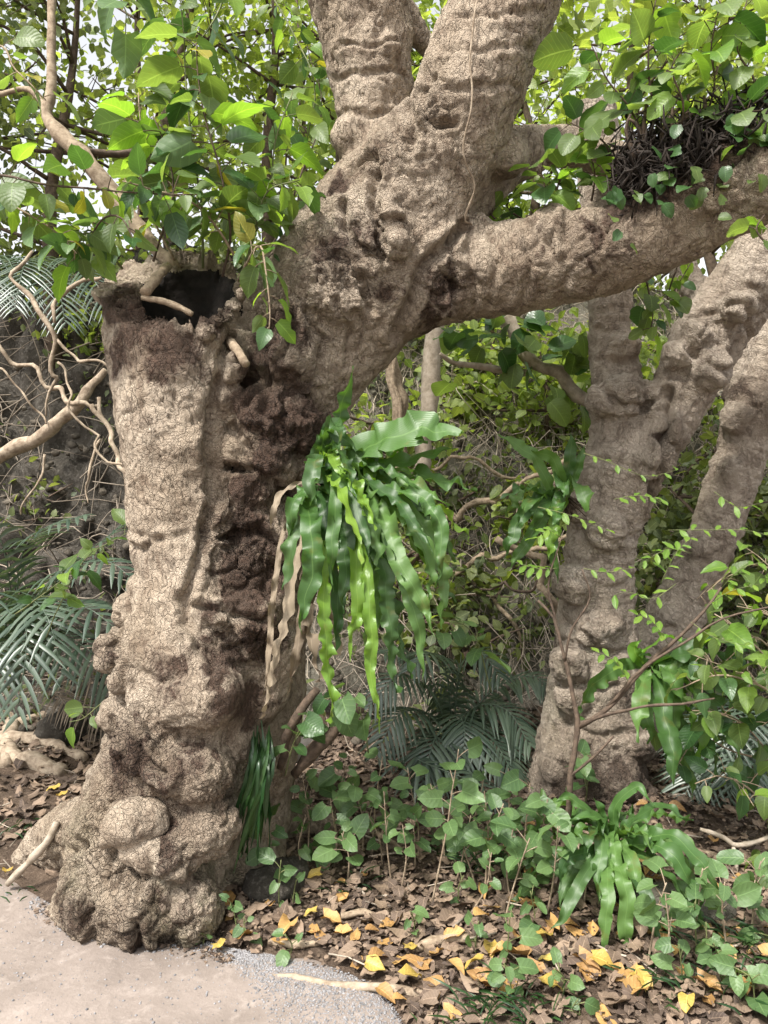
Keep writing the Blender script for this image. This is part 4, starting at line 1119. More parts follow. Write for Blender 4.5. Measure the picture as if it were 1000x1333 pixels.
GY = lambda Y: 2.80 + (Y - 3.2) * 1.15
gp = at(795, 1098, GY(3.2))
fr = [
    ([(790, 1070, 3.15), (770, 1062, 3.1), (742, 1068, 3.08)], 26, 'fern', U_, .12),
    ([(782, 1060, 3.18), (775, 1040, 3.16)], 22, 'fern', (0, -1, .3), .08),
    ([(800, 1055, 3.18), (830, 1025, 3.14), (852, 1050, 3.1)], 22, 'fern', U_, .06),
    ([(815, 1075, 3.16), (860, 1050, 3.1), (900, 1066, 3.06)], 24, 'fern', U_, .10),
    ([(830, 1090, 3.12), (880, 1090, 3.04), (922, 1135, 2.98), (935, 1165, 2.97)], 30, 'fern', U_, .10),
    ([(820, 1100, 3.10), (862, 1105, 3.0), (900, 1150, 2.95), (915, 1210, 2.95)], 32, 'fern', (0.2, -.8, .8), .12),
    ([(800, 1120, 3.05), (812, 1150, 2.95), (816, 1200, 2.92), (808, 1252, 2.92)], 32, 'fern', C_, .11),
    ([(792, 1125, 3.05), (790, 1160, 2.95), (788, 1205, 2.92), (786, 1250, 2.92)], 28, 'fern_lime', C_, .11),
    ([(780, 1115, 3.08), (755, 1150, 3.0), (735, 1190, 2.97), (712, 1210, 2.96)], 26, 'fern', C_, .10),
    ([(775, 1105, 3.1), (740, 1120, 3.02), (725, 1160, 3.0)], 24, 'fern', C_, .10),
    ([(815, 1120, 3.05), (840, 1160, 2.95), (855, 1210, 2.92), (850, 1245, 2.92)], 28, 'fern', C_, .12),
    ([(825, 1110, 3.08), (870, 1140, 2.98), (888, 1190, 2.95)], 28, 'fern', (0.2, -.8, .8), .12),
    ([(785, 1075, 3.2), (745, 1040, 3.18), (720, 1045, 3.16)], 22, 'fern', U_, .08),
    ([(812, 1085, 3.1), (840, 1088, 3.0), (850, 1110, 2.96)], 22, 'fern_lime', U_, .08),
    ([(800, 1060, 3.24), (808, 1030, 3.24)], 20, 'fern', C_, .06)]
fr = [([(a1, b1, GY(c1)) for a1, b1, c1 in r_], w_ * .86, 'fern' if 'lime' in m_ else m_, n_, v_ * .8) for r_, w_, m_, n_, v_ in fr]
fern('nest_fern', 'bird nest fern rosette growing on the litter slope below the forked tree', gp, fr, [(random.uniform(-2.6, 2.6), random.uniform(.2, 1.0), random.uniform(.28, .44), .048, random.uniform(.5, 1.1), random.choice(('fern', 'fern_dark'))) for _ in range(24)], soil=0.1)

fr = [
    ([(820, 865, 3.18), (795, 875, 3.1), (768, 900, 3.06), (755, 940, 3.05)], 30, 'fern', C_, .12),
    ([(830, 855, 3.2), (828, 840, 3.18), (835, 832, 3.16)], 26, 'fern_lime', C_, .05),
    ([(840, 880, 3.14), (842, 920, 3.06), (846, 970, 3.05)], 24, 'fern', C_, .10),
    ([(860, 875, 3.14), (878, 910, 3.06), (884, 965, 3.05)], 28, 'fern', C_, .10),
    ([(860, 862, 3.14), (900, 850, 3.06), (950, 858, 3.0)], 30, 'fern', U_, .08),
    ([(865, 880, 3.14), (900, 930, 3.06), (915, 1000, 3.04)], 22, 'fern_lime', C_, .12),
    ([(860, 865, 3.16), (910, 870, 3.08), (960, 920, 3.02)], 30, 'fern', U_, .10),
    ([(840, 850, 3.2), (870, 830, 3.14), (890, 836, 3.1)], 26, 'fern_lime', (0, -.8, .8), .05),
    ([(855, 880, 3.2), (890, 960, 3.14), (900, 1040, 3.12)], 24, 'fern', C_, .12),
    ([(870, 860, 3.2), (930, 830, 3.14), (980, 850, 3.1)], 30, 'fern', U_, .08)]
fern('nest_fern', 'glossy bird nest fern hanging in front of the forked tree trunk', at(845, 872, 3.26), fr, [(random.uniform(-.6, 1.8), random.uniform(0, .8), .34, .07, random.uniform(.5, 1.2), 'fern') for _ in range(8)], soil=0.07)

# hanging strap-leaved clump on the old tree
root = thing('strap_fern', 'clump of narrow dark hanging strap leaves against the old tree base', 'fern', at(338, 950, 2.86))
for k in range(46):
    x0 = random.uniform(325, 352); L = random.uniform(70, 165)
    y0 = 945 + random.uniform(-8, 30); Y = random.uniform(2.74, 2.86)
    x1 = x0 - L * random.uniform(-0.02, 0.26)
    S = [at(x0, y0, 2.87), at(x0 + random.uniform(-6, 6), y0 + L * .3, Y), at((x0 + x1) / 2, y0 + L * .65, Y), at(x1, y0 + L, Y + .02)]
    V_, q_, uv_ = frond_mesh(S, random.uniform(.012, .020), (random.uniform(-.8, .8), -1, .2), .1, 4, 10, twist=random.uniform(-1, 1))
    b = MB(); b.add(V_ - np.array(root.location), q_, uv=uv_, rnd=random.random())
    obj('frond', b.mesh('frond'), M['strap'], root, (0, 0, 0))

# ------------------------------------------------------------------ palms: arching fronds of many narrow leaflets
def palm_frond(S, Lmax, nl, mat, parent, nh=(0, -.3, 1), hang=0.5, w=0.016, name='frond'):
    C = cat(np.array(S, float), 2 * nl); T = np.gradient(C, axis=0); T /= np.linalg.norm(T, axis=1)[:, None]
    b = MB(); loc = np.array(parent.location)
    b.tube(C[::2] - loc, np.linspace(.006, .0015, len(C[::2])), 5, 0, rnd=1.0)
    for i in range(3, 2 * nl, 1):
        t = i / (2 * nl)
        if t < 0.16: continue
        L = Lmax * (math.sin(math.pi * min(1, (0.12 + 0.86 * t))) ** 0.6) * random.uniform(.88, 1.08)
        side = nrm(np.cross(T[i], nh)) * (1 if i % 2 else -1)
        up = nrm(np.cross(np.cross(T[i], nh), T[i]))
        d = nrm(side + T[i] * (0.45 + 0.5 * t) + up * 0.15 + RNG.normal(size=3) * 0.06)
        V = []; UV = []
        for j, s in enumerate((0, .3, .65, 1)):
            p = C[i] + d * L * s + np.array((0, 0, -hang * L * s * s))
            ww = w * (0.6, 1, .8, .08)[j] * 0.5
            cr = nrm(np.cross(d, up))
            for u in (-1, 0, 1):
                V.append(p + cr * ww * u + up * (-abs(u)) * ww * .45); UV.append((.5 + .5 * u, s))
        q = [(j * 3 + k, j * 3 + k + 1, j * 3 + k + 4, j * 3 + k + 3) for j in range(3) for k in range(2)]
        b.add(np.array(V) - loc, q, uv=UV, rnd=random.random())
    return obj(name, b.mesh(name), mat, parent, (0, 0, 0))

pl = thing('palm', 'grey green feather palm with drooping fronds in front of the rock bank', 'palm', ground_at(20, 935))
for S in [
    pts((20, 900, 4.9), (60, 770, 4.6), (150, 690, 4.4), (185, 650, 4.4)), pts((20, 900, 4.9), (45, 770, 4.5), (130, 730, 4.2), (180, 760, 4.1)),
    pts((20, 900, 4.9), (30, 790, 4.4), (60, 800, 4.0), (82, 880, 3.9)), pts((20, 900, 4.9), (20, 790, 4.3), (35, 830, 3.9), (22, 930, 3.8)),
    pts((20, 900, 4.9), (0, 780, 4.4), (-40, 800, 4.0), (-60, 900, 3.9)), pts((20, 900, 4.9), (10, 740, 4.6), (-20, 660, 4.4), (-60, 640, 4.3)),
    pts((20, 900, 4.9), (70, 800, 4.5), (110, 790, 4.1), (165, 830, 4.0)), pts((20, 900, 4.9), (60, 830, 4.6), (120, 850, 4.4), (160, 920, 4.3)),
    pts((20, 900, 4.9), (25, 740, 4.7), (55, 690, 4.5), (110, 670, 4.4)), pts((20, 900, 4.9), (5, 840, 4.3), (0, 850, 4.0), (-10, 920, 3.9))]:
    palm_frond(S, 0.32, 26, M['palm'], pl, hang=.4, w=.026)
for S in [pts((40, 900, 4.8), (100, 880, 4.5), (130, 900, 4.4), (165, 980, 4.3)), pts((60, 900, 4.8), (110, 920, 4.6), (150, 960, 4.5)), pts((30, 900, 4.8), (60, 890, 4.4), (95, 930, 4.2))]:
    palm_frond(S, 0.20, 22, M['palm_dead'], pl, hang=.5, name='dead_frond', w=.010)
pl = thing('palm', 'low feather palm with grey green fronds between the two big trees', 'palm', ground_at(585, 985))
for S in [
    pts((590, 960, 4.3), (560, 900, 4.2), (520, 880, 4.0), (480, 920, 3.9)), pts((590, 960, 4.3), (580, 870, 4.2), (560, 850, 4.0), (535, 870, 3.9)),
    pts((590, 960, 4.3), (600, 870, 4.2), (625, 850, 4.1), (650, 880, 4.0)), pts((590, 960, 4.3), (565, 960, 4.0), (540, 985, 3.8), (620, 1020, 3.6), (655, 1050, 3.5)),
    pts((590, 960, 4.3), (620, 920, 4.1), (660, 925, 4.0), (690, 970, 3.9)), pts((590, 960, 4.3), (560, 930, 4.1), (520, 930, 3.9), (490, 980, 3.8)),
    pts((590, 960, 4.3), (610, 940, 4.1), (640, 960, 3.9), (670, 1010, 3.8)), pts((590, 960, 4.3), (570, 900, 4.3), (530, 850, 4.2), (500, 850, 4.1)),
    pts((590, 960, 4.3), (640, 900, 4.3), (690, 880, 4.2), (720, 900, 4.1)), pts((590, 960, 4.3), (575, 950, 4.0), (560, 980, 3.8), (545, 1040, 3.75)),
    pts((590, 960, 4.3), (595, 930, 4.1), (605, 950, 3.9), (600, 1000, 3.8))]:
    palm_frond(S, 0.24, 24, M['palm'], pl, hang=.5, w=.022)
pl = thing('palm', 'dark feather palm drooping in the shade behind the glossy fern', 'palm', ground_at(980, 1010, y0=3.6))
for S in [
    pts((980, 990, 4.2), (950, 940, 4.0), (915, 950, 3.8), (890, 1010, 3.7)), pts((980, 990, 4.2), (970, 920, 4.0), (950, 940, 3.7), (930, 1020, 3.6)),
    pts((980, 990, 4.2), (990, 920, 4.0), (985, 940, 3.7), (975, 1030, 3.6)), pts((980, 990, 4.2), (1010, 920, 4.0), (1020, 950, 3.8), (1030, 1020, 3.7)),
    pts((980, 990, 4.2), (940, 980, 3.9), (910, 1000, 3.7), (880, 1060, 3.6)), pts((980, 990, 4.2), (1000, 960, 3.9), (1000, 1000, 3.7), (1010, 1070, 3.6)), pts((980, 990, 4.2), (960, 960, 3.9), (955, 990, 3.6), (950, 1070, 3.55))]:
    palm_frond(S, 0.28, 28, M['palm'], pl, hang=.4)
pl = thing('palm', 'feather palm on the rock bank above the hanging roots', 'palm', at(40, 400, 5.9))
for S in [pts((40, 400, 5.9), (20, 340, 5.7), (-20, 340, 5.4), (-60, 400, 5.2)), pts((40, 400, 5.9), (70, 340, 5.7), (110, 350, 5.5), (150, 410, 5.3)), pts((40, 400, 5.9), (40, 340, 5.6), (30, 350, 5.3), (20, 400, 5.1)), pts((40, 400, 5.9), (60, 360, 5.6), (75, 370, 5.3), (85, 420, 5.2)), pts((40, 400, 5.9), (0, 360, 5.6), (-10, 390, 5.4))]:
    palm_frond(S, 0.34, 26, M['palm'], pl, hang=.4)

# ------------------------------------------------------------------ leafy shoots round the hollow stem (upper left)
TG, TD, TW = M['twig_green'], M['twig_dark'], M['twig']
KA = [('broad', 4), ('heart', 1.2), ('round', .8), ('dark', 2), ('lime', 1.2), ('yellow', .3)]
big = thing('bare_branch', 'thick grey bent branch slanting across behind the leaf shoots', 'branch', at(70, -20, 3.5))
bo = stick('bough', [(66, -40, 3.55, 5), (67, 60, 3.5, 5.5), (66, 120, 3.46, 6), (60, 150, 3.44, 9), (95, 190, 3.4, 10.5), (135, 235, 3.36, 11), (165, 275, 3.3, 10), (200, 320, 3.22, 9), (230, 350, 3.15, 8)], M['twig'], big, n=26, ns=10)
stick('side_twig', [(64, 150, 3.44, 5), (40, 115, 3.5, 4), (0, 122, 3.55, 3.5), (-40, 118, 3.6, 3)], TW, big).parent = bo
stick('side_twig', [(100, 195, 3.4, 5), (150, 200, 3.5, 5), (240, 190, 3.6, 4)], TD, big).parent = bo
up_left = [
    # rows of stem points, leaves, leaf length in metres, own words
    (pts((-60, 230, 2.7), (0, 228, 2.68), (60, 240, 2.66), (140, 248, 2.66), (258, 254, 2.72)), 14, .15, 'straight grey shoot of broad leaves pointing in from the left'),
    (pts((310, 340, 2.95), (260, 270, 2.82), (195, 245, 2.72), (160, 235, 2.68)), 14, .14, 'pale green shoot arching left out of the hollow stem rim'),
    (pts((290, 360, 3.0), (300, 300, 2.92), (285, 220, 2.86), (262, 130, 2.84), (255, 55, 2.84)), 16, .20, 'tall dark upright shoot with big round leaves above the hollow'),
    (pts((265, 350, 3.1), (262, 260, 3.05), (245, 150, 3.0), (240, 60, 3.0), (235, -10, 3.0)), 14, .17, 'upright leafy shoot behind the hollow rim reaching the picture top'),
    (pts((230, 345, 3.15), (190, 260, 3.05), (185, 190, 3.0), (180, 120, 3.0)), 14, .17, 'leafy shoot rising beside the thick bent branch'),
    (pts((320, 350, 3.0), (335, 290, 2.9), (350, 250, 2.85), (390, 235, 2.85)), 14, .15, 'leafy shoot leaning toward the main trunk'),
    (pts((310, 365, 2.95), (335, 320, 2.78), (345, 340, 2.72), (352, 400, 2.70), (350, 430, 2.7)), 10, .13, 'hanging shoot drooping past the right side of the hollow rim'),
    (pts((160, 350, 3.0), (130, 310, 2.86), (110, 300, 2.76), (95, 340, 2.7)), 12, .14, 'drooping shoot over the left side of the hollow rim'),
    (pts((140, 345, 3.0), (120, 310, 2.8), (135, 285, 2.7), (160, 285, 2.66), (178, 325, 2.66)), 6, .13, 'glossy shoot hanging over the left lip of the hollow'),
    (pts((-60, 280, 2.8), (-10, 262, 2.75), (30, 275, 2.7), (70, 300, 2.66), (100, 330, 2.64)), 14, .14, 'leaf shoot with bluish glossy leaves entering from the left'),
    (pts((320, 340, 3.1), (350, 250, 3.1), (360, 180, 3.1), (380, 120, 3.15)), 14, .16, 'leafy shoot between the hollow stem and the upper limb'),
    (pts((330, 350, 3.1), (390, 300, 3.1), (420, 270, 3.12)), 9, .14, 'short leafy shoot in the crook of the main trunk'),
    (pts((200, 340, 3.1), (225, 250, 2.95), (215, 190, 2.9), (200, 150, 2.88)), 13, .17, 'shoot of large overlapping leaves in front of the thick branch'),
    (pts((-50, 80, 3.2), (0, 60, 3.1), (20, 90, 3.05), (60, 130, 3.0)), 8, .14, 'sparse shoot with a yellowing leaf by the far left branch'),
    (pts((150, -60, 3.0), (155, -10, 2.95), (170, 30, 2.9)), 5, .18, 'shoot of grey backed leaves hanging from above'),
    (pts((300, -60, 3.2), (290, 0, 3.15), (270, 40, 3.1), (235, 80, 3.1)), 9, .17, 'leafy spray hanging down beside the upper limb'),
    (pts((330, -50, 3.6), (380, 40, 3.55), (410, 110, 3.5), (400, 180, 3.5)), 14, .14, 'bright leafy spray beside the left upper limb'),
    (pts((340, 360, 3.4), (395, 220, 3.6), (420, 140, 3.7), (400, 60, 3.75)), 16, .14, 'sunlit spray of leaves close behind the left upper limb'),
]
for P, n, s, words in up_left:
    shoot('leafy_shoot', words, 'leafy shoot', P, .0055, .0022, int(n * 1.6), s * .88, KA, random.choice((TG, TW, TD)), t0=.2, group='leaf shoots round the hollow stem', up=.05, spread=1.3)
# ------------------------------------------------------------------ plants on the great right limb (upper right)
KB = [('round', 4), ('rlime', 2.4), ('rdark', 1.4)]
up_right = [
    (pts((862, 175, 2.86), (848, 120, 2.8), (846, 40, 2.78), (862, -30, 2.78)), 14, .13, 'dark upright shoot with round leaves on the root clump'),
    (pts((915, 170, 2.82), (930, 110, 2.76), (925, 60, 2.74), (940, 0, 2.72)), 14, .13, 'second upright round leaved shoot on the root clump'),
    (pts((845, 190, 2.9), (820, 140, 2.88), (790, 100, 2.86), (770, 60, 2.84)), 12, .14, 'shoot with one big dark leaf leaning to the left limb'),
    (pts((985, 180, 2.75), (985, 110, 2.7), (960, 60, 2.7), (975, -10, 2.7)), 12, .14, 'leafy shoot at the far end of the great limb'),
    (pts((800, 240, 2.95), (790, 190, 2.92), (760, 170, 2.9), (740, 160, 2.9)), 10, .11, 'low round leaved shoot at the left edge of the root clump'),
    (pts((710, 275, 3.05), (708, 240, 3.0), (700, 215, 2.98)), 10, .10, 'small upright shoot standing on the great limb'),
    (pts((722, 275, 3.05), (728, 235, 3.02), (745, 220, 3.0)), 9, .10, 'small leafy shoot next to the root clump on the limb'),
    (pts((770, 262, 3.0), (775, 230, 2.96), (770, 205, 2.94)), 8, .10, 'stubby leafy shoot beneath the root clump'),
    (pts((940, 190, 2.74), (960, 150, 2.66), (1010, 140, 2.6)), 9, .13, 'leafy shoot reaching out toward the path from the limb'),
    (pts((880, 190, 2.8), (890, 140, 2.7), (875, 90, 2.66), (890, 60, 2.64)), 9, .12, 'glossy leaved shoot in front of the root clump'),
    (pts((660, 300, 3.2), (640, 280, 3.25), (635, 260, 3.3)), 8, .09, 'tuft of bright leaves in the crotch of the great limb'),
    (pts((690, 290, 3.25), (660, 270, 3.4), (680, 240, 3.5)), 10, .10, 'bright leafy tuft behind the great limb'),
    (pts((1010, 330, 2.62), (985, 300, 2.6), (995, 280, 2.6)), 4, .12, 'pair of large leaves hanging below the limb end'),
    (pts((830, 330, 3.3), (850, 400, 3.25), (845, 440, 3.25)), 12, .10, 'hanging vine with dark leaves between the two right stems'),
    (pts((900, 300, 3.3), (880, 350, 3.3), (870, 390, 3.3), (900, 340, 3.3)), 10, .09, 'vine leaves hanging under the great limb'),
]
for P, n, s, words in up_right:
    shoot('leafy_shoot', words, 'leafy shoot', P, .005, .002, int(n * 1.15), s, KB, TD, t0=.2, group='leaf shoots on the great limb', up=.1)
# root clump sitting on the limb, with creeping small leaves
rc = thing('root_clump', 'black tangled clump of epiphyte roots sitting on the great limb', 'epiphyte', at(880, 220, 2.8))
b = MB()
for k in range(1700):
    a = random.random()
    c0 = at(805 + 200 * a, 226 - 62 * a + random.gauss(0, 24), 2.86 - .13 * a + random.gauss(0, .05)) - np.array(rc.location)
    d = RNG.normal(size=3) * np.array((.03, .03, .035)) + np.array((0, 0, random.choice((-.02, .02))))
    b.tube(np.array([c0 - d * .6, c0 + RNG.normal(size=3) * .02, c0 + d]), [.002, random.uniform(.0025, .007), .001], 5, .3)
obj('root_mass', b.mesh('root_mass'), M['black_root'], rc, (0, 0, 0))
for k in range(9):
    x = random.uniform(820, 990)
    stick('dead_twig', [(x, 210, 2.8, 4), (x + random.uniform(-12, 12), 170, 2.78, 3), (x + random.uniform(-20, 20), 140 + random.uniform(-20, 20), 2.76, 2)], M['twig_dark'], rc, n=7, ns=5)
for k in range(46):
    a = random.random()
    p = at(780 + 220 * a, 262 - 62 * a + random.gauss(0, 28), 2.72 - .1 * a + random.gauss(0, .02))
    put_leaf(rc, random.choice(('rdark', 'round', 'rdark')), p, RNG.normal(size=3) * .5 + np.array((0, -.4, -.6)), (RNG.normal() * .4, -.8, .6), random.uniform(.035, .065))

# ------------------------------------------------------------------ shrubs and saplings on the right
KC = [('dark', 2), ('broad', 3), ('lime', 1)]
for P, n, s, k, words in [
    (pts((1060, 1000, 3.2), (1000, 900, 3.05), (950, 870, 2.95), (900, 850, 2.9)), 20, .13, KC, 'broad leaved branch reaching in beside the glossy fern'),
    (pts((1060, 960, 3.1), (1000, 860, 2.95), (960, 820, 2.9), (930, 800, 2.88)), 20, .13, [('broad', 3), ('lime', 2)], 'bright broad leaved branch above the glossy fern'),
    (pts((1050, 1060, 3.3), (985, 960, 3.1), (940, 930, 3.0), (900, 925, 2.95)), 20, .12, KC, 'leafy branch hanging over the shaded palm'),
    (pts((1050, 1000, 3.3), (960, 980, 3.15), (910, 960, 3.1), (880, 1000, 3.06)), 16, .11, [('rdark', 2), ('dark', 2)], 'dark leaved branch drooping behind the glossy fern'),
    (pts((1060, 880, 3.2), (1010, 850, 3.1), (980, 830, 3.0), (945, 860, 2.95)), 16, .14, KC, 'branch of large glossy leaves at the right margin'),
    (pts((1050, 1120, 3.2), (990, 1040, 3.05), (940, 1010, 2.95), (905, 1020, 2.9)), 18, .11, KC, 'leafy branch spreading over the dangling dead twig'),
    (pts((1040, 930, 2.95), (985, 890, 2.85), (930, 880, 2.78), (880, 900, 2.75)), 20, .10, [('broad', 3), ('lime', 1), ('dark', 1)], 'fine branch of narrow pointed leaves before the glossy fern'),
    (pts((1060, 780, 3.3), (1000, 740, 3.2), (960, 740, 3.15), (920, 770, 3.1)), 16, .10, [('broad', 3), ('lime', 2)], 'leafy branch in front of the leaning tree'),
    (pts((900, 1010, 3.4), (880, 960, 3.3), (860, 930, 3.25), (840, 950, 3.2)), 14, .09, [('rdark', 2), ('round', 2)], 'round leaved sprig hugging the forked tree base'),
    (pts((1050, 1180, 3.0), (1000, 1130, 2.9), (960, 1120, 2.85)), 10, .09, KC, 'low branch of mixed leaves in the right shade'),
    (pts((1060, 830, 3.0), (1000, 800, 2.95), (960, 790, 2.9)), 10, .10, [('lime', 3), ('yellow', 1)], 'yellow green sprig at the right margin')]:
    shoot('shrub_branch', words, 'shrub', P, .006, .002, n, s, k, TW, t0=.25, twigs=3, twig_len=.16, group='leafy branches by the glossy fern')
# thin dark sapling with bright little leaves in front of the forked tree
sp = thing('sapling', 'thin brown sapling with lime leaflets growing in front of the forked tree', 'sapling', ground_at(722, 1185))
stick('stem', [(724, 1185, 2.78, 4.8), (735, 1100, 2.8, 4.4), (742, 1020, 2.8, 4.2), (752, 950, 2.8, 3.8), (748, 920, 2.8, 3), (738, 870, 2.82, 2.6), (722, 810, 2.84, 2), (700, 780, 2.86, 1.6)], M['twig_dark'], sp, n=26)
tw = [[(754, 946, 2.8, 3.6), (785, 925, 2.76, 3.2), (820, 890, 2.74, 2.8), (870, 840, 2.72, 2.4), (915, 795, 2.70, 2), (940, 765, 2.7, 1.6)],
      [(754, 944, 2.8, 3), (800, 925, 2.74, 2.4), (860, 918, 2.7, 2), (930, 910, 2.66, 1.4)],
      [(790, 918, 2.76, 2.6), (840, 870, 2.68, 2), (920, 815, 2.62, 1.6), (1000, 790, 2.58, 1.2)],
      [(735, 860, 2.82, 2), (745, 820, 2.8, 1.5), (770, 780, 2.78, 1.2), (760, 740, 2.78, 1)],
      [(725, 820, 2.84, 1.8), (715, 760, 2.84, 1.4), (730, 700, 2.84, 1.1)],
      [(742, 1010, 2.8, 2.4), (775, 985, 2.76, 2), (800, 960, 2.74, 1.2)]]
for r in tw: stick('twig', r, M['twig_dark'], sp, n=14, ns=5)
def sprig(parent, rows, n, size, kind):
    C = cat(np.array([at(*r) for r in rows]), n + 2)
    b = MB(); b.tube(C - np.array(parent.location), np.linspace(.0016, .0007, len(C)), 4)
    obj('twig', b.mesh('twig'), M['twig_green'], parent, (0, 0, 0))
    for i in range(1, n + 2):
        T = nrm(C[i] - C[i - 1]); side = nrm(np.cross(T, (0, -.5, 1))) * (1 if i % 2 else -1)
        put_leaf(parent, kind, C[i], T * .6 + side + np.array((0, 0, -.15)) + RNG.normal(size=3) * .15, np.array((0, -.55, 1)) + RNG.normal(size=3) * .25, size * random.uniform(.7, 1.15))
for rows in [
    [(760, 590, 2.9), (790, 600, 2.86), (840, 620, 2.84), (880, 612, 2.84)], [(870, 690, 2.8), (920, 690, 2.76), (970, 690, 2.72), (1010, 700, 2.7)], [(800, 650, 2.8), (830, 645, 2.78), (860, 650, 2.76)],
    [(700, 660, 2.86), (740, 670, 2.84), (790, 690, 2.82)], [(725, 740, 2.84), (700, 740, 2.84), (680, 735, 2.84)], [(880, 760, 2.72), (850, 780, 2.7), (820, 770, 2.7), (800, 775, 2.7)],
    [(920, 790, 2.7), (950, 770, 2.66), (990, 760, 2.62)], [(870, 838, 2.7), (850, 810, 2.68), (830, 800, 2.68)], [(900, 810, 2.7), (930, 830, 2.66), (970, 840, 2.62)], [(820, 890, 2.72), (800, 860, 2.7), (780, 850, 2.7)],
    [(900, 720, 2.76), (870, 715, 2.74), (840, 730, 2.73)], [(730, 700, 2.84), (715, 690, 2.82), (700, 700, 2.82)], [(860, 760, 2.74), (880, 720, 2.72), (900, 700, 2.7)], [(760, 740, 2.78), (790, 745, 2.76), (820, 740, 2.75)],
    [(930, 640, 2.76), (960, 660, 2.74), (990, 655, 2.72)], [(940, 765, 2.7), (965, 740, 2.66), (1000, 730, 2.62)]]:
    sprig(sp, rows, random.randint(5, 8), .052, 'small')
# weeds and sprigs at the feet of the big trees
for P, n, s, words in [
    (pts((370, 1010, 2.9), (385, 960, 2.84), (400, 930, 2.8)), 7, .10, 'heart leaved vine under the hanging fern'),
    (pts((480, 980, 3.0), (470, 930, 2.9), (440, 900, 2.8), (430, 930, 2.76)), 10, .10, 'heart leaved vine hanging below the big fern'),
    (pts((640, 900, 3.1), (620, 830, 2.95), (590, 810, 2.9), (575, 830, 2.88)), 9, .10, 'heart leaved vine beside the big fern tips'),
    (pts((760, 1060, 3.5), (765, 1020, 3.42), (750, 990, 3.38), (775, 985, 3.36)), 8, .10, 'heart leaved vine against the forked tree base'),
    (pts((60, 830, 3.5), (90, 760, 3.3), (120, 720, 3.2), (170, 690, 3.15)), 16, .11, 'leafy shoot reaching toward the old tree from the palm'),
    (pts((20, 800, 3.4), (60, 770, 3.25), (100, 740, 3.2)), 6, .11, 'sparse shoot with a yellowish leaf above the palm'),
    (pts((140, 910, 3.3), (110, 935, 3.2), (90, 940, 3.18)), 4, .12, 'low shoot of pale leaves by the exposed roots')]:
    shoot('vine', words, 'vine', P, .003, .0015, n, s, [('heart', 3), ('hdark', 1)] if 'heart' in words else KC, M['twig_green'], t0=.3)
# seedlings: thin stem from the litter, heart leaves near the top
seed = [  # base px, base py, top px, top py, leaves, leaf length
    (560, 1178, 598, 975, 9, .095), (630, 1172, 655, 1045, 10, .095), (655, 1200, 690, 1090, 6, .085), (712, 1190, 726, 1075, 12, .09), (842, 1262, 868, 1150, 9, .085), (866, 1275, 866, 1165, 8, .08),
    (365, 1185, 366, 1120, 6, .08), (380, 1180, 385, 1145, 4, .08), (435, 1130, 430, 1040, 8, .08), (452, 1150, 445, 1085, 9, .085), (425, 1120, 420, 1120, 7, .085), (490, 1100, 505, 1040, 6, .075), (520, 1160, 525, 1075, 8, .07),
    (500, 1130, 480, 1060, 6, .07), (655, 1265, 665, 1190, 9, .07), (665, 1310, 655, 1255, 10, .06), (730, 1300, 722, 1262, 6, .055),
    (310, 1215, 300, 1180, 5, .055), (325, 1222, 318, 1195, 5, .05), (378, 1240, 372, 1215, 4, .06), (262, 1232, 262, 1215, 3, .05), (540, 1220, 535, 1185, 5, .055), (600, 1180, 604, 1140, 6, .055),
    (910, 1250, 905, 1175, 7, .08), (960, 1300, 955, 1260, 6, .08), (985, 1310, 975, 1270, 6, .085), (975, 1230, 980, 1150, 6, .07), (995, 1240, 990, 1215, 5, .08), (760, 1320, 752, 1300, 4, .05), 
    (575, 1120, 580, 1070, 6, .06), (680, 1150, 685, 1110, 6, .07), (450, 1060, 455, 1000, 6, .075), (400, 1090, 405, 1030, 6, .075), (620, 1120, 625, 1080, 6, .06), (930, 1240, 920, 1200, 5, .06),
    (510, 1150, 500, 1030, 9, .08), (400, 1130, 395, 1010, 9, .085), (440, 1110, 452, 990, 9, .085), (485, 1115, 498, 985, 9, .08), (545, 1120, 530, 1000, 9, .085), (580, 1130, 560, 1020, 9, .085), (605, 1110, 632, 1010, 9, .085), (640, 1150, 630, 1030, 9, .085), (675, 1140, 690, 1020, 9, .085), (700, 1150, 712, 1040, 9, .085), (360, 1150, 352, 1070, 7, .075), (655, 1120, 662, 1000, 8, .08), (760, 1180, 752, 1100, 8, .08), (900, 1230, 915, 1130, 9, .08), (950, 1250, 945, 1150, 9, .08), (980, 1220, 990, 1120, 9, .08), (620, 1150, 590, 1060, 8, .08), (540, 1130, 535, 1060, 8, .075), (470, 1120, 460, 1020, 8, .08), (590, 1150, 612, 1060, 9, .08), (610, 1190, 640, 1110, 8, .075), (665, 1170, 668, 1080, 9, .08), (690, 1180, 704, 1120, 9, .085), (395, 1140, 398, 1060, 7, .075), (700, 1215, 690, 1160, 7, .07), (890, 1280, 884, 1230, 7, .07), (940, 1290, 930, 1230, 7, .07), (620, 1240, 622, 1200, 6, .055)]
marks = [(310, 1190, 'beside the old tree root'), (420, 1090, 'behind the old tree root'), (590, 1080, 'below the low palm'), (700, 1110, 'by the foot of the brown sapling'), (860, 1200, 'beside the ground fern'), (980, 1260, 'in the shade past the ground fern'), (660, 1290, 'near the path edge root'), (540, 1190, 'amid the brightest dead leaves'), (480, 1070, 'under the hanging tips of the big fern')]
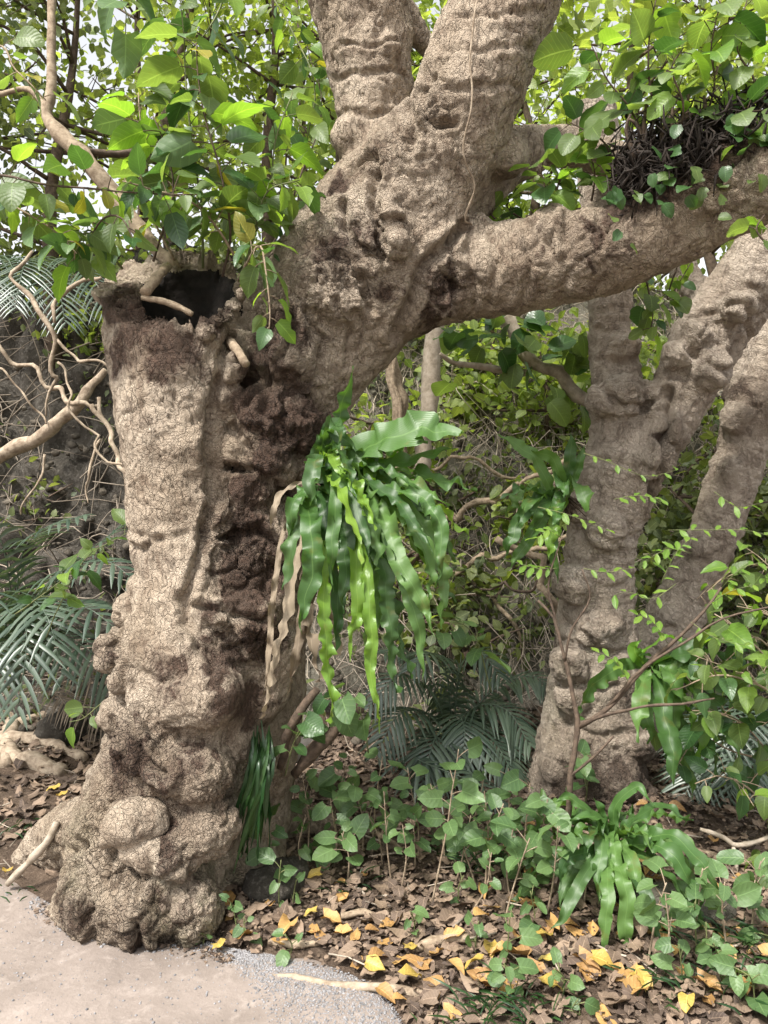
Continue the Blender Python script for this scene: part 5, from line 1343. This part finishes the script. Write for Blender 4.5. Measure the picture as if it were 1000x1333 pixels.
for i, (bx, by, tx, ty, n, s) in enumerate(seed):
    g = ground_at(bx, by); Y = g[1]
    h = at(tx, ty, Y - .04)
    if h[2] < g[2] + .03: h[2] = g[2] + .05
    tall = h[2] - g[2]
    kind = 'tall bare stemmed seedling' if tall > .24 else ('bushy heart leaved seedling' if n > 6 else 'small low seedling')
    wh = min(marks, key=lambda m: (m[0] - bx) ** 2 + (m[1] - by) ** 2)[2]
    shoot('seedling', kind + ' in the litter ' + wh, 'seedling', [g - np.array((0, 0, .02)), (g + h) / 2 + RNG.normal(size=3) * .012, h], .0042 if tall > .2 else .0025, .0018, int(n * .85), s * .95, [('heart', 4), ('sheart', 1.2)], M['twig'] if tall > .2 else TG, t0=.5 if tall > .2 else .2, group='seedlings in the litter ' + wh, face=1.1, pet=.6)

# ------------------------------------------------------------------ roots, logs, stones
def root_thing(name, label, cat_, rows, mat='root', n=22, wob=.015, group=None, ns=9):
    o = stick(name, rows, M[mat], None, n=n, wob=wob, ns=ns); tag(o, label, cat_, group); return o
def gstick(rows, dz=0.0):
    out = []
    for px, py, r in rows:
        g = ground_at(px, py); k = (g[0] / g[1] * 1000 + 500, 666.5 - (g[2] + dz + r / 1000 * g[1] * .3 - CAM_Z) / g[1] * 1000)
        out.append((k[0], k[1], g[1], r))
    return out
root_thing('root', 'thick pale root slanting down in front of the rock bank', 'root', [(-60, 625, 4.7, 10), (0, 594, 4.6, 9.5), (50, 572, 4.5, 9), (100, 530, 4.4, 8), (118, 500, 4.4, 6), (135, 480, 4.4, 4)])
for rows, w in [
    ([(40, 330, 4.2, 3), (25, 370, 4.15, 4), (60, 430, 4.1, 5), (64, 490, 4.1, 4), (62, 536, 4.1, 2)], 'crooked pale root hanging before the rock bank'),
    ([(64, 440, 4.1, 3.5), (110, 470, 4.1, 3), (150, 500, 4.05, 2.5), (180, 520, 4.0, 2)], 'thin pale root running from the crooked root to the old tree'),
    ([(70, 420, 4.1, 3), (80, 390, 4.1, 4), (110, 372, 4.1, 4), (140, 360, 4.1, 3)], 'forked pale root curling up to the hollow stem'),
    ([(-20, 440, 4.6, 4), (50, 490, 4.5, 4), (90, 520, 4.4, 5), (130, 524, 4.3, 3)], 'dark root crossing behind the thick pale root'),
    ([(120, 520, 4.3, 5), (140, 570, 4.25, 5), (155, 610, 4.2, 5), (170, 640, 4.2, 4)], 'root strand hugging the old tree'),
    ([(130, 515, 4.3, 4), (130, 545, 4.28, 4), (150, 590, 4.24, 4), (168, 625, 4.2, 3)], 'second root strand beside the old tree'),
    ([(75, 470, 4.3, 2.5), (100, 540, 4.2, 2.5), (135, 590, 4.15, 2.5), (170, 625, 4.1, 2)], 'long thin root arching to the old tree'),
    ([(120, 570, 4.2, 3), (120, 610, 4.2, 2.6), (115, 640, 4.2, 2.2), (118, 652, 4.2, 1.6)], 'short root hanging beside the root strands'),
    ([(55, 590, 4.3, 2.4), (50, 630, 4.3, 2.2), (30, 670, 4.3, 1.8)], 'fine root hanging under the thick pale root'),
    ([(0, 460, 4.5, 2), (20, 510, 4.4, 2), (55, 560, 4.4, 2)], 'fine root looping above the thick pale root')]:
    root_thing('root', w, 'root', [(a1, b1, c1, d1 * .68) for a1, b1, c1, d1 in rows], n=26, wob=.035, ns=6)
for rows, w in [
    ([(-40, 990, 15), (0, 988, 14), (40, 998, 13), (85, 1012, 9)], 'fat surface root lying at the foot of the rock bank'),
    ([(-30, 965, 12), (20, 965, 12), (70, 975, 10), (110, 990, 8)], 'surface root behind the fat root'),
    ([(20, 948, 7), (60, 935, 7), (100, 925, 6), (130, 930, 4)], 'thin surface root under the palm'),
    ([(-10, 930, 6), (40, 940, 6), (80, 950, 4)], 'dark surface root near the palm base'),
    ([(14, 945, 9), (10, 970, 10), (5, 1000, 9)], 'stub of a root standing across the fat root')]:
    root_thing('surface_root', w, 'root', gstick(rows), n=16, wob=.02)
root_thing('branch', 'pale dead branch leaning on the root of the old tree', 'branch', [(10, 1152, 3.02, 4), (40, 1120, 3.0, 5), (62, 1095, 2.98, 5), (72, 1070, 2.98, 4)], 'sapling', n=12, wob=.006)
root_thing('surface_root', 'long pale root along the edge of path and litter', 'root', gstick([(330, 1268, 2), (380, 1278, 5), (450, 1285, 6), (520, 1292, 6), (600, 1305, 5.5), (640, 1312, 3)]), n=24, wob=.01)
for rows, w in [
    ([(420, 1085, 3), (470, 1080, 4), (520, 1110, 3)], 'pale dead stick on the shaded litter'),
    ([(580, 1106, 4), (610, 1098, 4.5), (632, 1085, 2)], 'short pale stick near the low palm'),
    ([(540, 1238, 6), (580, 1230, 8), (612, 1228, 5)], 'flat piece of dead wood in the litter'),
    ([(350, 1235, 5), (390, 1240, 5), (420, 1236, 3)], 'brown stick at the litter edge'),
    ([(870, 1215, 3), (900, 1235, 3), (930, 1240, 2)], 'thin stick beside the ground fern'),
    ([(445, 1200, 4), (480, 1195, 4), (505, 1206, 2)], 'grey stick among the dead leaves'),
    ([(700, 1255, 3), (740, 1245, 3), (775, 1250, 2)], 'thin brown stick on the open litter'),
    ([(880, 1100, 4), (930, 1120, 5), (990, 1130, 4)], 'dead stick in the shade by the dark palm')]:
    root_thing('stick', w, 'stick', gstick(rows, .01), 'twig', n=10, wob=.008, ns=6)
root_thing('dead_branch', 'crooked pale dead branch hanging over the ground fern', 'branch', [(1010, 1085, 3.0, 3), (985, 1098, 3.0, 3.2), (955, 1100, 3.0, 3.6), (940, 1090, 3.0, 3.4), (912, 1076, 3.02, 2.6)], 'sapling', n=18, wob=.01, ns=6)
root_thing('dead_branch', 'thin dead twig dangling from the crooked branch', 'branch', [(953, 1102, 3.0, 2.8), (960, 1130, 3.0, 2.6), (952, 1160, 3.0, 2.4), (955, 1210, 3.0, 1.8)], 'sapling', n=14, wob=.01, ns=6)
root_thing('hanging_stem', 'thick brown curved liana stem below the big fern', 'liana', [(362, 1000, 2.95, 5), (372, 960, 2.92, 5.5), (395, 925, 2.9, 6), (410, 900, 2.92, 6)], 'twig_dark', n=12)
root_thing('hanging_stem', 'bowed brown liana beside the pink rock', 'liana', [(385, 1010, 3.0, 6), (410, 970, 3.0, 9), (440, 940, 3.02, 9), (470, 925, 3.1, 7)], 'twig_dark', n=12)

def rock(name, label, p, size, mat, seed, grp=None, flat=1.0):
    import bmesh
    bm = bmesh.new(); bmesh.ops.create_icosphere(bm, subdivisions=4, radius=1)
    me = bpy.data.meshes.new(name); bm.to_mesh(me); bm.free()
    co = np.array([v.co for v in me.vertices]); co = co / np.linalg.norm(co, axis=1)[:, None]
    co = co / (np.abs(co) ** 3).sum(1)[:, None] ** (1 / 3) * (1 + .22 * fbm(co * 1.3 + seed, 4)[:, None] + .05 * fbm(co * 6 + seed, 3)[:, None])
    co = co * np.array(size)
    me.vertices.foreach_set('co', co.astype(np.float32).ravel())
    me.polygons.foreach_set('use_smooth', np.ones(len(me.polygons), bool)); me.update()
    o = obj(name, me, mat, None, p); o.rotation_euler = (0, 0, seed)
    return tag(o, label, 'rock', grp)
g = ground_at(385, 985)
rock('rock', 'flat pinkish grey boulder behind the old tree under the fern', at(380, 958, 3.75), (.17, .12, .10), M['stone'], 2.1)
g = ground_at(80, 965); rock('rock', 'grey rounded rock between the palm and the old tree', g + np.array((0, 0, .05)), (.16, .13, .13), M['rock'], 4.4)
g = ground_at(350, 1165); rock('rock', 'mossy grey rock beside the right root of the old tree', g + np.array((.02, .05, .0)), (.13, .11, .10), M['rock'], 1.3)
g = ground_at(890, 1190); rock('rock', 'brown stone behind the ground fern', g, (.16, .10, .08), M['hill'], 3.3)

# ------------------------------------------------------------------ leaf litter
def dead_set(mat, n=6):
    out = []
    for i in range(n):
        V, q, uv = leaf_shape('fallen_leaf', W=random.uniform(.6, .8), kind=random.choice(('heart', 'ovate')), fold=random.uniform(.0, .45), droop=random.uniform(-.4, .4), rows=6, wav=random.uniform(.03, .12), curl=random.uniform(-.5, .5))
        V[:, 1] -= .5; V[:, 2] -= V[:, 2].min()
        b = MB(); b.add(V, q, uv=uv); me = b.mesh('fallen_leaf'); me.materials.append(mat); out.append((me, V, q, uv))
    return out
DB, DO, DY = dead_set(M['litter'], 7), dead_set(M['litter_orange'], 6), dead_set(M['litter_yellow'], 5)
def litter_pos():
    while True:
        px, py = random.uniform(240, 1010), random.triangular(1040, 1345, 1290)
        g = ground_at(px, py)
        if g[1] > edge_y(g[0]) + random.gauss(.03, .02) and g[1] < 5: return g
def ground_n(p):
    e = .03; dzx = float(zg(p[0] + e, p[1])[0] - zg(p[0] - e, p[1])[0]) / (2 * e); dzy = float(zg(p[0], p[1] + e)[0] - zg(p[0], p[1] - e)[0]) / (2 * e)
    return nrm((-dzx, -dzy, 1))
def lie(p, tilt):
    n = nrm(ground_n(p) + RNG.normal(size=3) * tilt); a = random.random() * 6.28
    return frame(np.array((math.cos(a), math.sin(a), 0)), n)
for k in range(290):
    p = litter_pos(); r = random.random()
    if r < .55: me, lab, grp = random.choice(DB)[0], 'curled dry brown leaf lying on the litter slope', 'brown fallen leaves'
    elif r < .93: me, lab, grp = random.choice(DO)[0], 'orange brown fallen leaf lying on the litter slope', 'orange fallen leaves'
    else: me, lab, grp = random.choice(DY)[0], 'bright yellow fallen leaf lying on the litter slope', 'yellow fallen leaves'
    s = random.uniform(.045, .085); F = lie(p, .2) * s; z = p[2] + random.uniform(.008, .025)
    o = bpy.data.objects.new('fallen_leaf', me); COL.objects.link(o)
    o.matrix_basis = Matrix(((F[0][0], F[0][1], F[0][2], p[0]), (F[1][0], F[1][1], F[1][2], p[1]), (F[2][0], F[2][1], F[2][2], z), (0, 0, 0, 1)))
    tag(o, lab, 'leaf', grp)
for px, py, lab in [(68, 1035, 'yellow fallen leaf by the exposed roots'), (80, 1042, 'second yellow leaf near the exposed roots'), (8, 1145, 'yellow leaf at the path edge beneath the dead branch'), (286, 1241, 'yellow leaf on the path edge below the old tree'), (505, 1308, 'orange leaf lying on the grey gravel'), (155, 1216, 'brown leaf tucked under the front of the old tree')]:
    p = ground_at(px, py); F = lie(p, .2) * .075
    o = bpy.data.objects.new('fallen_leaf', random.choice(DY if 'yellow' in lab else DO)[0]); COL.objects.link(o)
    o.matrix_basis = Matrix(((F[0][0], F[0][1], F[0][2], p[0]), (F[1][0], F[1][1], F[1][2], p[1]), (F[2][0], F[2][1], F[2][2], p[2] + .012), (0, 0, 0, 1)))
    tag(o, lab, 'leaf')
b = MB()
def lay(n, xr, yr, smin, smax, cond):
    k = 0; tries = 0
    xs = RNG.uniform(*xr, n * 2); ys = RNG.uniform(*yr, n * 2)
    zs = zg(xs, ys)
    for x, y, z in zip(xs, ys, zs):
        if k >= n: break
        if not cond(x, y): continue
        k += 1
        me, V_, q_, uv_ = random.choice(DB)
        F = lie((x, y, z), .22) * random.uniform(smin, smax)
        b.add(V_ @ F.T + np.array((x, y, z + random.uniform(-.002, .015))), q_, uv=uv_, rnd=random.random() ** 1.4)
lay(7800, (-.8, 2.6), (2.0, 4.7), .022, .06, lambda x, y: y > edge_y(x) + .01 + abs(random.gauss(0, .03)))
lay(1300, (-3.2, -.7), (3.0, 5.3), .04, .08, lambda x, y: y > edge_y(x) + .12)
stuff(obj('leaf_litter', b.mesh('leaf_litter'), M['litter_stuff']))
b = MB()
CV = np.array([(0, 0, 0), (-.30, .30, .06), (0, .32, -.02), (.30, .30, .06), (-.26, .65, .02), (0, .66, -.06), (.26, .65, .02), (0, 1, -.16)]); CT = np.array([(0, 2, 1), (0, 3, 2), (1, 2, 5), (1, 5, 4), (2, 3, 6), (2, 6, 5), (4, 5, 7), (5, 6, 7)])
for k in range(7000):
    x, y = random.uniform(-.8, 2.2), random.triangular(2.0, 4.4, 2.5)
    if y < edge_y(x) - abs(random.gauss(0, .02)) + .015: continue
    z = float(zg(x, y)[0]); F = lie((x, y, z), .5) * random.uniform(.008, .024)
    b.add(CV @ F.T + np.array((x, y, z + random.uniform(.012, .03))), None, CT, rnd=random.random())
for k in range(450):
    x = random.uniform(-1.3, -.5); y = edge_y(x) - .05 + random.gauss(0, .025)
    z = float(zg(x, y)[0]); F = lie((x, y, z), .4) * random.uniform(.006, .022)
    b.add(CV @ F.T + np.array((x, y, z + random.uniform(.008, .016))), None, CT, rnd=random.random() * .8)
stuff(obj('leaf_crumbs', b.mesh('leaf_crumbs'), M['litter_stuff']))
b = MB()
for k in range(420):
    x, y = random.uniform(-2.6, 2.4), random.uniform(2.2, 4.8)
    if y < edge_y(x) + .03: continue
    a = random.random() * 6.28; L = random.uniform(.04, .16); z = float(zg(x, y)[0]) + .02
    d = np.array((math.cos(a), math.sin(a), random.uniform(-.1, .15))) * L
    b.tube(np.array([(x, y, z), np.array((x, y, z)) + d * .5 + RNG.normal(size=3) * .006, np.array((x, y, z)) + d]), random.uniform(.0015, .004), 5, .2, rnd=random.random())
stuff(obj('fallen_twigs', b.mesh('fallen_twigs'), M['dry']))

# grass tufts and low green ground cover in the litter
b = MB()
for cx, cy, n, L in [(640, 1320, 50, .12), (700, 1325, 30, .10), (590, 1110, 60, .16), (640, 1130, 50, .15), (30, 1165, 9, .05), (860, 1290, 40, .10), (950, 1290, 40, .12), (960, 1240, 60, .16), (470, 1150, 20, .1), (10, 1090, 30, .07)]:
    g = ground_at(cx, cy)
    for k in range(n):
        p = g + np.array((random.gauss(0, .07), random.gauss(0, .05), 0)); p[2] = float(zg(p[0], p[1])[0])
        a = random.random() * 6.28; l = L * random.uniform(.5, 1.2)
        d = np.array((math.cos(a) * .7, math.sin(a) * .7, 1)) * l * .6
        S = [p, p + d * .6, p + d + np.array((math.cos(a), math.sin(a), -.3)) * l * .35]
        V_, q_, uv_ = frond_mesh(S, .006, (math.sin(a), math.cos(a), .3), 0, 1, 5)
        b.add(V_, q_, uv=uv_, rnd=random.random())
stuff(obj('grass', b.mesh('grass'), M['strap']))
for o in bo.children: o.location = (0, 0, 0)

# ------------------------------------------------------------------ saplings, lianas and branches in the middle distance
def bg(name, label, cat_, rows, mat, sub=()):
    t = thing(name, label, cat_, at(*rows[0][:3]))
    stick('trunk', rows, M[mat], t, n=24, ns=9, wob=.02)
    for r in sub: stick('branch', r, M[mat], t, n=14, ns=6, wob=.02)
    return t
t = bg('thin_tree', 'pale slender tree trunk seen under the great limb', 'tree', [(555, 560, 5.0, 12), (558, 500, 5.0, 12), (566, 440, 5.0, 11), (570, 400, 5.0, 10), (575, 300, 5.1, 9), (560, 150, 5.2, 8), (600, 0, 5.3, 7)], 'sapling', [[(540, 640, 5.0, 12), (548, 600, 5.0, 12), (555, 560, 5.0, 12)]])
t = bg('thin_tree', 'crooked slender trunk with a liana beside the pale slender tree', 'tree', [(520, 620, 4.9, 9), (518, 560, 4.9, 9), (515, 500, 4.9, 10), (508, 460, 4.9, 8), (500, 420, 4.9, 8), (480, 300, 5, 7)], 'twig', [[(522, 560, 4.85, 3), (512, 500, 4.82, 3), (516, 460, 4.82, 3), (505, 420, 4.85, 3)]])
t = bg('leaning_branch', 'smooth pale branch with round leaves leaning on the forked tree', 'branch', [(800, 560, 4.1, 9), (765, 525, 4.1, 9), (730, 495, 4.12, 9.5), (695, 468, 4.15, 9), (670, 430, 4.2, 10), (640, 400, 4.25, 8), (600, 360, 4.3, 7)], 'sapling', [[(690, 478, 4.15, 5), (650, 480, 4.1, 5), (600, 475, 4.05, 3.5), (575, 460, 4.0, 2.5)]])
loc = np.array(t.location)
for k in range(54):
    a = random.random(); c = (random.uniform(570, 775), 0)
    px = random.uniform(575, 775); py = random.uniform(405, 500) + (40 if px > 690 else 0) * random.random()
    p = at(px, py, random.uniform(3.95, 4.2))
    put_leaf(t, random.choice(('round', 'rdark', 'rdark', 'round')), p, RNG.normal(size=3) * .6 + np.array((0, -.2, -.5)), np.array((0, -.5, 1)) + RNG.normal(size=3) * .5, random.uniform(.10, .16))
for rows, w in [
    ([(540, 760, 5.2, 7), (620, 730, 5.1, 8), (700, 720, 5.0, 6), (740, 690, 5, 5)], 'pale fallen branch lying across the brushy slope'),
    ([(560, 690, 5.4, 8), (600, 670, 5.3, 9), (640, 650, 5.2, 8), (740, 590, 5.1, 6)], 'grey fallen branch rising toward the forked tree'),
    ([(520, 640, 5.6, 5), (590, 600, 5.5, 5), (660, 620, 5.4, 5), (720, 640, 5.3, 4)], 'arched dead branch on the brushy slope'),
    ([(640, 700, 4.6, 9), (700, 730, 4.5, 9), (720, 790, 4.4, 10), (735, 830, 4.4, 10)], 'leaning dead stem at the left of the forked tree'),
    ([(600, 760, 5.0, 5), (650, 770, 4.9, 6), (670, 820, 4.8, 5), (680, 880, 4.8, 4)], 'bowed dead branch above the low palm'),
    ([(620, 770, 4.5, 3), (680, 765, 4.5, 3.5), (730, 740, 4.5, 3)], 'thin dark stick leaning near the forked tree')]:
    root_thing('dead_branch', w, 'branch', [(a1, b1, c1 + .15, d1 * .5) for a1, b1, c1, d1 in rows], 'twig' if 'dark' not in w else 'twig_dark', n=26, wob=.05, ns=6)

# ------------------------------------------------------------------ brush on the slope
def leaf_arrays(detail=True):
    V = np.array([(0, 0, 0), (-.30, .30, .06), (0, .32, -.02), (.30, .30, .06), (-.26, .65, .02), (0, .66, -.06), (.26, .65, .02), (0, 1, -.16)])
    T = np.array([(0, 2, 1), (0, 3, 2), (1, 2, 5), (1, 5, 4), (2, 3, 6), (2, 6, 5), (4, 5, 7), (5, 6, 7)])
    UV = np.array([(.5, 0), (0, .3), (.5, .3), (1, .3), (0, .65), (.5, .65), (1, .65), (.5, 1)])
    return V, T, UV
LV, LT, LUV = leaf_arrays()
def scatter_leaves(b, P, size, updir=(0, 0, 1), wide=1.0, rnd=None):
    """many small leaves at points P, as one mesh"""
    n = len(P)
    a = RNG.normal(size=(n, 3)); a[:, 2] -= .35; a /= np.linalg.norm(a, axis=1)[:, None]
    nn = RNG.normal(size=(n, 3)) * .55 + np.array(updir); nn -= a * (nn * a).sum(1)[:, None]
    nn /= np.maximum(np.linalg.norm(nn, axis=1), 1e-6)[:, None]
    x = np.cross(a, nn)
    s = size * RNG.uniform(.6, 1.25, n)
    V = P[:, None, :] + s[:, None, None] * (LV[None, :, 0, None] * wide * x[:, None, :] + LV[None, :, 1, None] * a[:, None, :] + LV[None, :, 2, None] * nn[:, None, :])
    T = (LT[None] + 8 * np.arange(n)[:, None, None]).reshape(-1, 3)
    r = RNG.random(n) if rnd is None else rnd
    b.add(V.reshape(-1, 3), None, T, uv=np.tile(LUV, (n, 1)), rnd=np.repeat(r, 8))

def hill_pts(n, xr, yr):
    x = RNG.uniform(*xr, n); y = RNG.uniform(*yr, n)
    return np.stack([x, y, zg(x, y)], 1)
b = MB()
# dry hanging vines and dead grass over the slope
for k in range(4200):
    x = random.uniform(-.6, 3.6); y = random.uniform(4.7, 7.4); z = float(zg(x, y)[0])
    L = random.uniform(.15, .55)
    p = np.array((x, y - .06, z + random.uniform(.0, .25)))
    d = np.array((random.gauss(0, .5), -.35 + random.gauss(0, .3), -1 if random.random() < .6 else random.gauss(0, .5)))
    d = nrm(d) * L
    P = cat(np.array([p, p + d * .5 + RNG.normal(size=3) * .06, p + d + RNG.normal(size=3) * .05]), 6)
    b.tube(P, random.uniform(.0012, .0042), 4, 0, rnd=random.random(), cap=False)
for k in range(450):
    x = random.uniform(-3.6, -.5); y = random.uniform(5.2, 6.6); z = float(zg(x, y)[0])
    p = np.array((x, y - .15, z + .1)); d = nrm((random.gauss(0, .8), -.2, random.gauss(-.3, .6))) * random.uniform(.2, .7)
    b.tube(cat(np.array([p, p + d * .5 + RNG.normal(size=3) * .08, p + d]), 6), random.uniform(.002, .006), 4, 0, rnd=random.random() * .25, cap=False)
stuff(obj('dry_vines', b.mesh('dry_vines'), M['dry']))
rub = MB()
for k in range(1600):
    if k < 700: x, y = random.uniform(-3.6, -.7), random.uniform(4.9, 6.4)
    else: x, y = random.uniform(-.6, 3.4), random.uniform(4.6, 6.6)
    s_ = random.uniform(.012, .045); z = float(zg(x, y)[0])
    Vp = pv * (np.array((1, random.uniform(.6, 1), random.uniform(.5, .9))) * s_) * (1 + .3 * RNG.normal(size=(12, 3)).clip(-1.5, 1.5))
    a = random.random() * 6.28; Vp = Vp @ np.array(((math.cos(a), math.sin(a), 0), (-math.sin(a), math.cos(a), 0), (0, 0, 1)))
    rub.add(Vp + np.array((x, y - .08 - .12 * random.random() * (k < 700), z + .02)), None, pf, rnd=random.random())
stuff(obj('rubble', rub.mesh('rubble', smooth=False), M['rubble']))
b = MB()
P = hill_pts(9000, (-.6, 4.0), (4.7, 7.6)); P[:, 2] += RNG.uniform(0, .25, len(P)); P[:, 1] -= RNG.uniform(0, .2, len(P))
keep = (noise(P * 1.4 + 3) > -.05); scatter_leaves(b, P[keep], .07, (0, -.5, 1))
P = hill_pts(3200, (-3.6, -.5), (5.1, 7.0)); P[:, 2] += RNG.uniform(0, .2, len(P)); P[:, 1] -= RNG.uniform(0.05, .3, len(P))
keep = (noise(P * 1.1 + 3) > .0); scatter_leaves(b, P[keep], .06, (0, -.5, 1))
P = hill_pts(2600, (1.6, 4.5), (4.3, 6.0)); P[:, 2] += RNG.uniform(0, .7, len(P)); scatter_leaves(b, P, .075, (0, -.4, 1))
stuff(obj('undergrowth', b.mesh('undergrowth'), M['leaf_far_dark']))

# ------------------------------------------------------------------ trees on the hill
def hill_tree(label, x, y, H, nl, size, mat, rr, lean=(0, 0), name='canopy_tree', trunk_mat='twig_dark', low=.25, wide=.75, z0=None):
    z = float(zg(x, y)[0]) - .1 if z0 is None else z0
    root = thing(name, label, 'tree', (x, y, z), 'trees on the hill')
    top = np.array((lean[0], lean[1], H))
    C = cat(np.array([(0, 0, 0), top * .35 + RNG.normal(size=3) * .12, top * .7 + RNG.normal(size=3) * .15, top]), 16)
    b = MB(); b.tube(C, np.linspace(.016 * H + .015, .008, 16), 8, .08)
    tips = []
    for k in range(int(9 + H * 2.2)):
        t = random.uniform(low, 1.0); i = int(t * 15); p = C[i]
        a = random.random() * 6.28; L = rr * random.uniform(.5, 1.1) * (1 - .45 * abs(t - .55))
        d = np.array((math.cos(a), math.sin(a), random.uniform(-.1, .75))); d = nrm(d) * L
        q = cat(np.array([p, p + d * .5 + RNG.normal(size=3) * .08, p + d + np.array((0, 0, -.08 * L)) + RNG.normal(size=3) * .1]), 8)
        b.tube(q, np.linspace(.012 + .004 * H * (1 - t), .004, 8), 5, .1)
        tips += [q[j] for j in range(2, 8)]
        for m in range(3):
            j = random.randint(3, 6); e = q[j] + nrm(RNG.normal(size=3) + np.array((0, 0, .2))) * L * random.uniform(.25, .45)
            b.tube(np.array([q[j], (q[j] + e) / 2 + RNG.normal(size=3) * .03, e]), [.005, .004, .002], 4, 0, cap=False)
            tips += [e, (q[j] + e) / 2, e]
    obj('trunk', b.mesh('trunk'), M[trunk_mat], root, (0, 0, 0))
    tips = np.array(tips); c = tips[RNG.integers(0, len(tips), nl)]
    P = c + RNG.normal(size=(nl, 3)) * np.array((.17, .17, .13)) * (rr ** .5)
    b = MB(); scatter_leaves(b, P, size, (0, -.2, 1), 1.25)
    stuff(obj('crown', b.mesh('crown'), M[mat], root, (0, 0, 0)))
    return root
F1, F2 = 'leaf_far', 'leaf_far_dark'
for a in [
    ('dense small leaved tree on the rock bank at far left', -3.6, 6.6, 3.4, 2200, .085, F2, 1.5, (.2, -.3)),
    ('twisted dark stemmed tree on the rock bank beside the thick branch', -2.7, 6.3, 3.8, 2200, .08, F2, 1.4, (.3, -.2)),
    ('leafy tree on the rock bank behind the hollow stem', -1.9, 6.9, 3.6, 1900, .085, F1, 1.4, (.2, -.1)),
    ('light green tree rising between hollow stem and left limb', -1.1, 7.4, 3.8, 1800, .09, F1, 1.4, (0, -.2)),
    ('light green tree behind the fork of the old tree', -.2, 7.8, 4.2, 1400, .09, F1, 1.4, (.2, 0)),
    ('bright leafed tree seen under the great limb', .5, 7.2, 2.4, 2000, .10, F1, 1.1, (.1, -.2)),
    ('bright leafed tree behind the great limb', 1.3, 7.6, 3.4, 1500, .10, F1, 1.3, (0, -.2)),
    ('bright leafed tree behind the forked tree stems', 2.3, 7.4, 3.4, 1500, .10, F1, 1.4, (.1, -.3)),
    ('leafy tree on the hill at the right margin', 3.3, 7.0, 3.4, 1600, .10, F1, 1.4, (-.2, -.2)),
    ('taller tree far back at the left on the hill', -3.2, 9.6, 5.2, 1500, .11, F1, 2.0, (.3, 0)),
    ('taller tree far back behind the left limb', -1.2, 10.2, 5.0, 1300, .11, F1, 1.9, (0, 0)),
    ('taller tree far back behind the right limb', 1.6, 10.2, 4.8, 1000, .12, F1, 1.9, (0, 0)),
    ('taller tree far back at the right on the hill', 3.8, 9.6, 5.0, 1200, .12, F1, 1.9, (-.3, 0)),
    ('far tree closing the gap under the great limb', .4, 10.4, 3.4, 2200, .12, F1, 1.7, (0, 0)),
    ('far left tree on the hill shoulder', -5.2, 8.0, 4.6, 2600, .11, F2, 2.0, (.3, 0)),
    ('far right tree on the hill shoulder', 5.2, 8.2, 4.6, 2400, .12, F1, 2.0, (-.3, 0))]:
    hill_tree(*a)

for a in [
    ('lime shrub on the slope under the great limb', -.1, 6.7, 1.1, 900, .085, F1, .6), ('bushy lime shrub on the slope behind the smooth pale branch', .7, 6.5, 1.2, 1000, .09, F1, .7),
    ('leafy shrub on the slope left of the forked tree', 1.3, 6.3, 1.1, 900, .085, F1, .6), ('dense shrub on the slope behind the fork', 2.1, 6.1, 1.3, 1100, .085, F1, .7),
    ('low green shrub in the middle of the brushy slope', .45, 5.7, .6, 420, .075, F2, .45), ('dark shrub behind the leaning tree', 2.9, 5.6, 1.3, 1300, .08, F2, .8),
    ('leafy shrub clinging to the slope above the low palm', .55, 5.1, .6, 420, .085, F2, .45), ('shrub on the slope between the fern and the pale slender tree', .15, 6.0, .8, 500, .085, F1, .5), ('shrub on the slope right beside the small perched fern', 1.0, 5.5, .7, 480, .08, F1, .5),
    ('shrub in the gap between forked and leaning trees', 1.9, 5.2, .9, 700, .08, F2, .55), ('shrub beyond the leaning tree foot', 2.5, 5.0, .9, 700, .085, F2, .6), ('green shrub on the rock bank face by the hanging roots', -2.9, 5.9, .7, 420, .07, F2, .5), ('green shrub on the rock bank top by the feather palm', -2.2, 6.4, .9, 700, .075, F1, .6), ('small shrub on the rock bank edge behind the hollow stem', -1.3, 6.4, 1.0, 800, .08, F2, .6), ('shrub low on the slope beside the big fern', .1, 5.2, .5, 320, .07, F1, .4)]:
    t_ = hill_tree(*a, (0, -.1), name='shrub', low=.05); t_['category'] = 'shrub'; t_['group'] = 'shrubs on the slope'

# crown of the old tree itself, over the limbs
def crown(parent, centers, n, size, mat):
    b = MB(); loc = np.array(parent.location)
    P = []
    for c, r in centers:
        k = n // len(centers); d = RNG.normal(size=(k, 3)); d /= np.linalg.norm(d, axis=1)[:, None]
        P.append(np.array(c) + d * (np.array(r) * RNG.random((k, 1)) ** .45))
    P = np.vstack(P) - loc
    keep = noise(P * 1.9) > -.12
    scatter_leaves(b, P[keep], size, (0, 0, 1), 1.25)
    stuff(obj('crown', b.mesh('crown'), M[mat], parent, (0, 0, 0)))
crown(old_tree, [((-.6, 3.7, 5.2), (1.2, .9, .4)), ((.7, 3.7, 5.2), (1.0, .8, .4))], 1200, .15, 'leaf_far')
crown(forked_tree, [((.9, 4.8, 4.8), (.9, .7, .4)), ((2.8, 4.2, 4.8), (.9, .7, .6))], 700, .14, 'leaf_far')
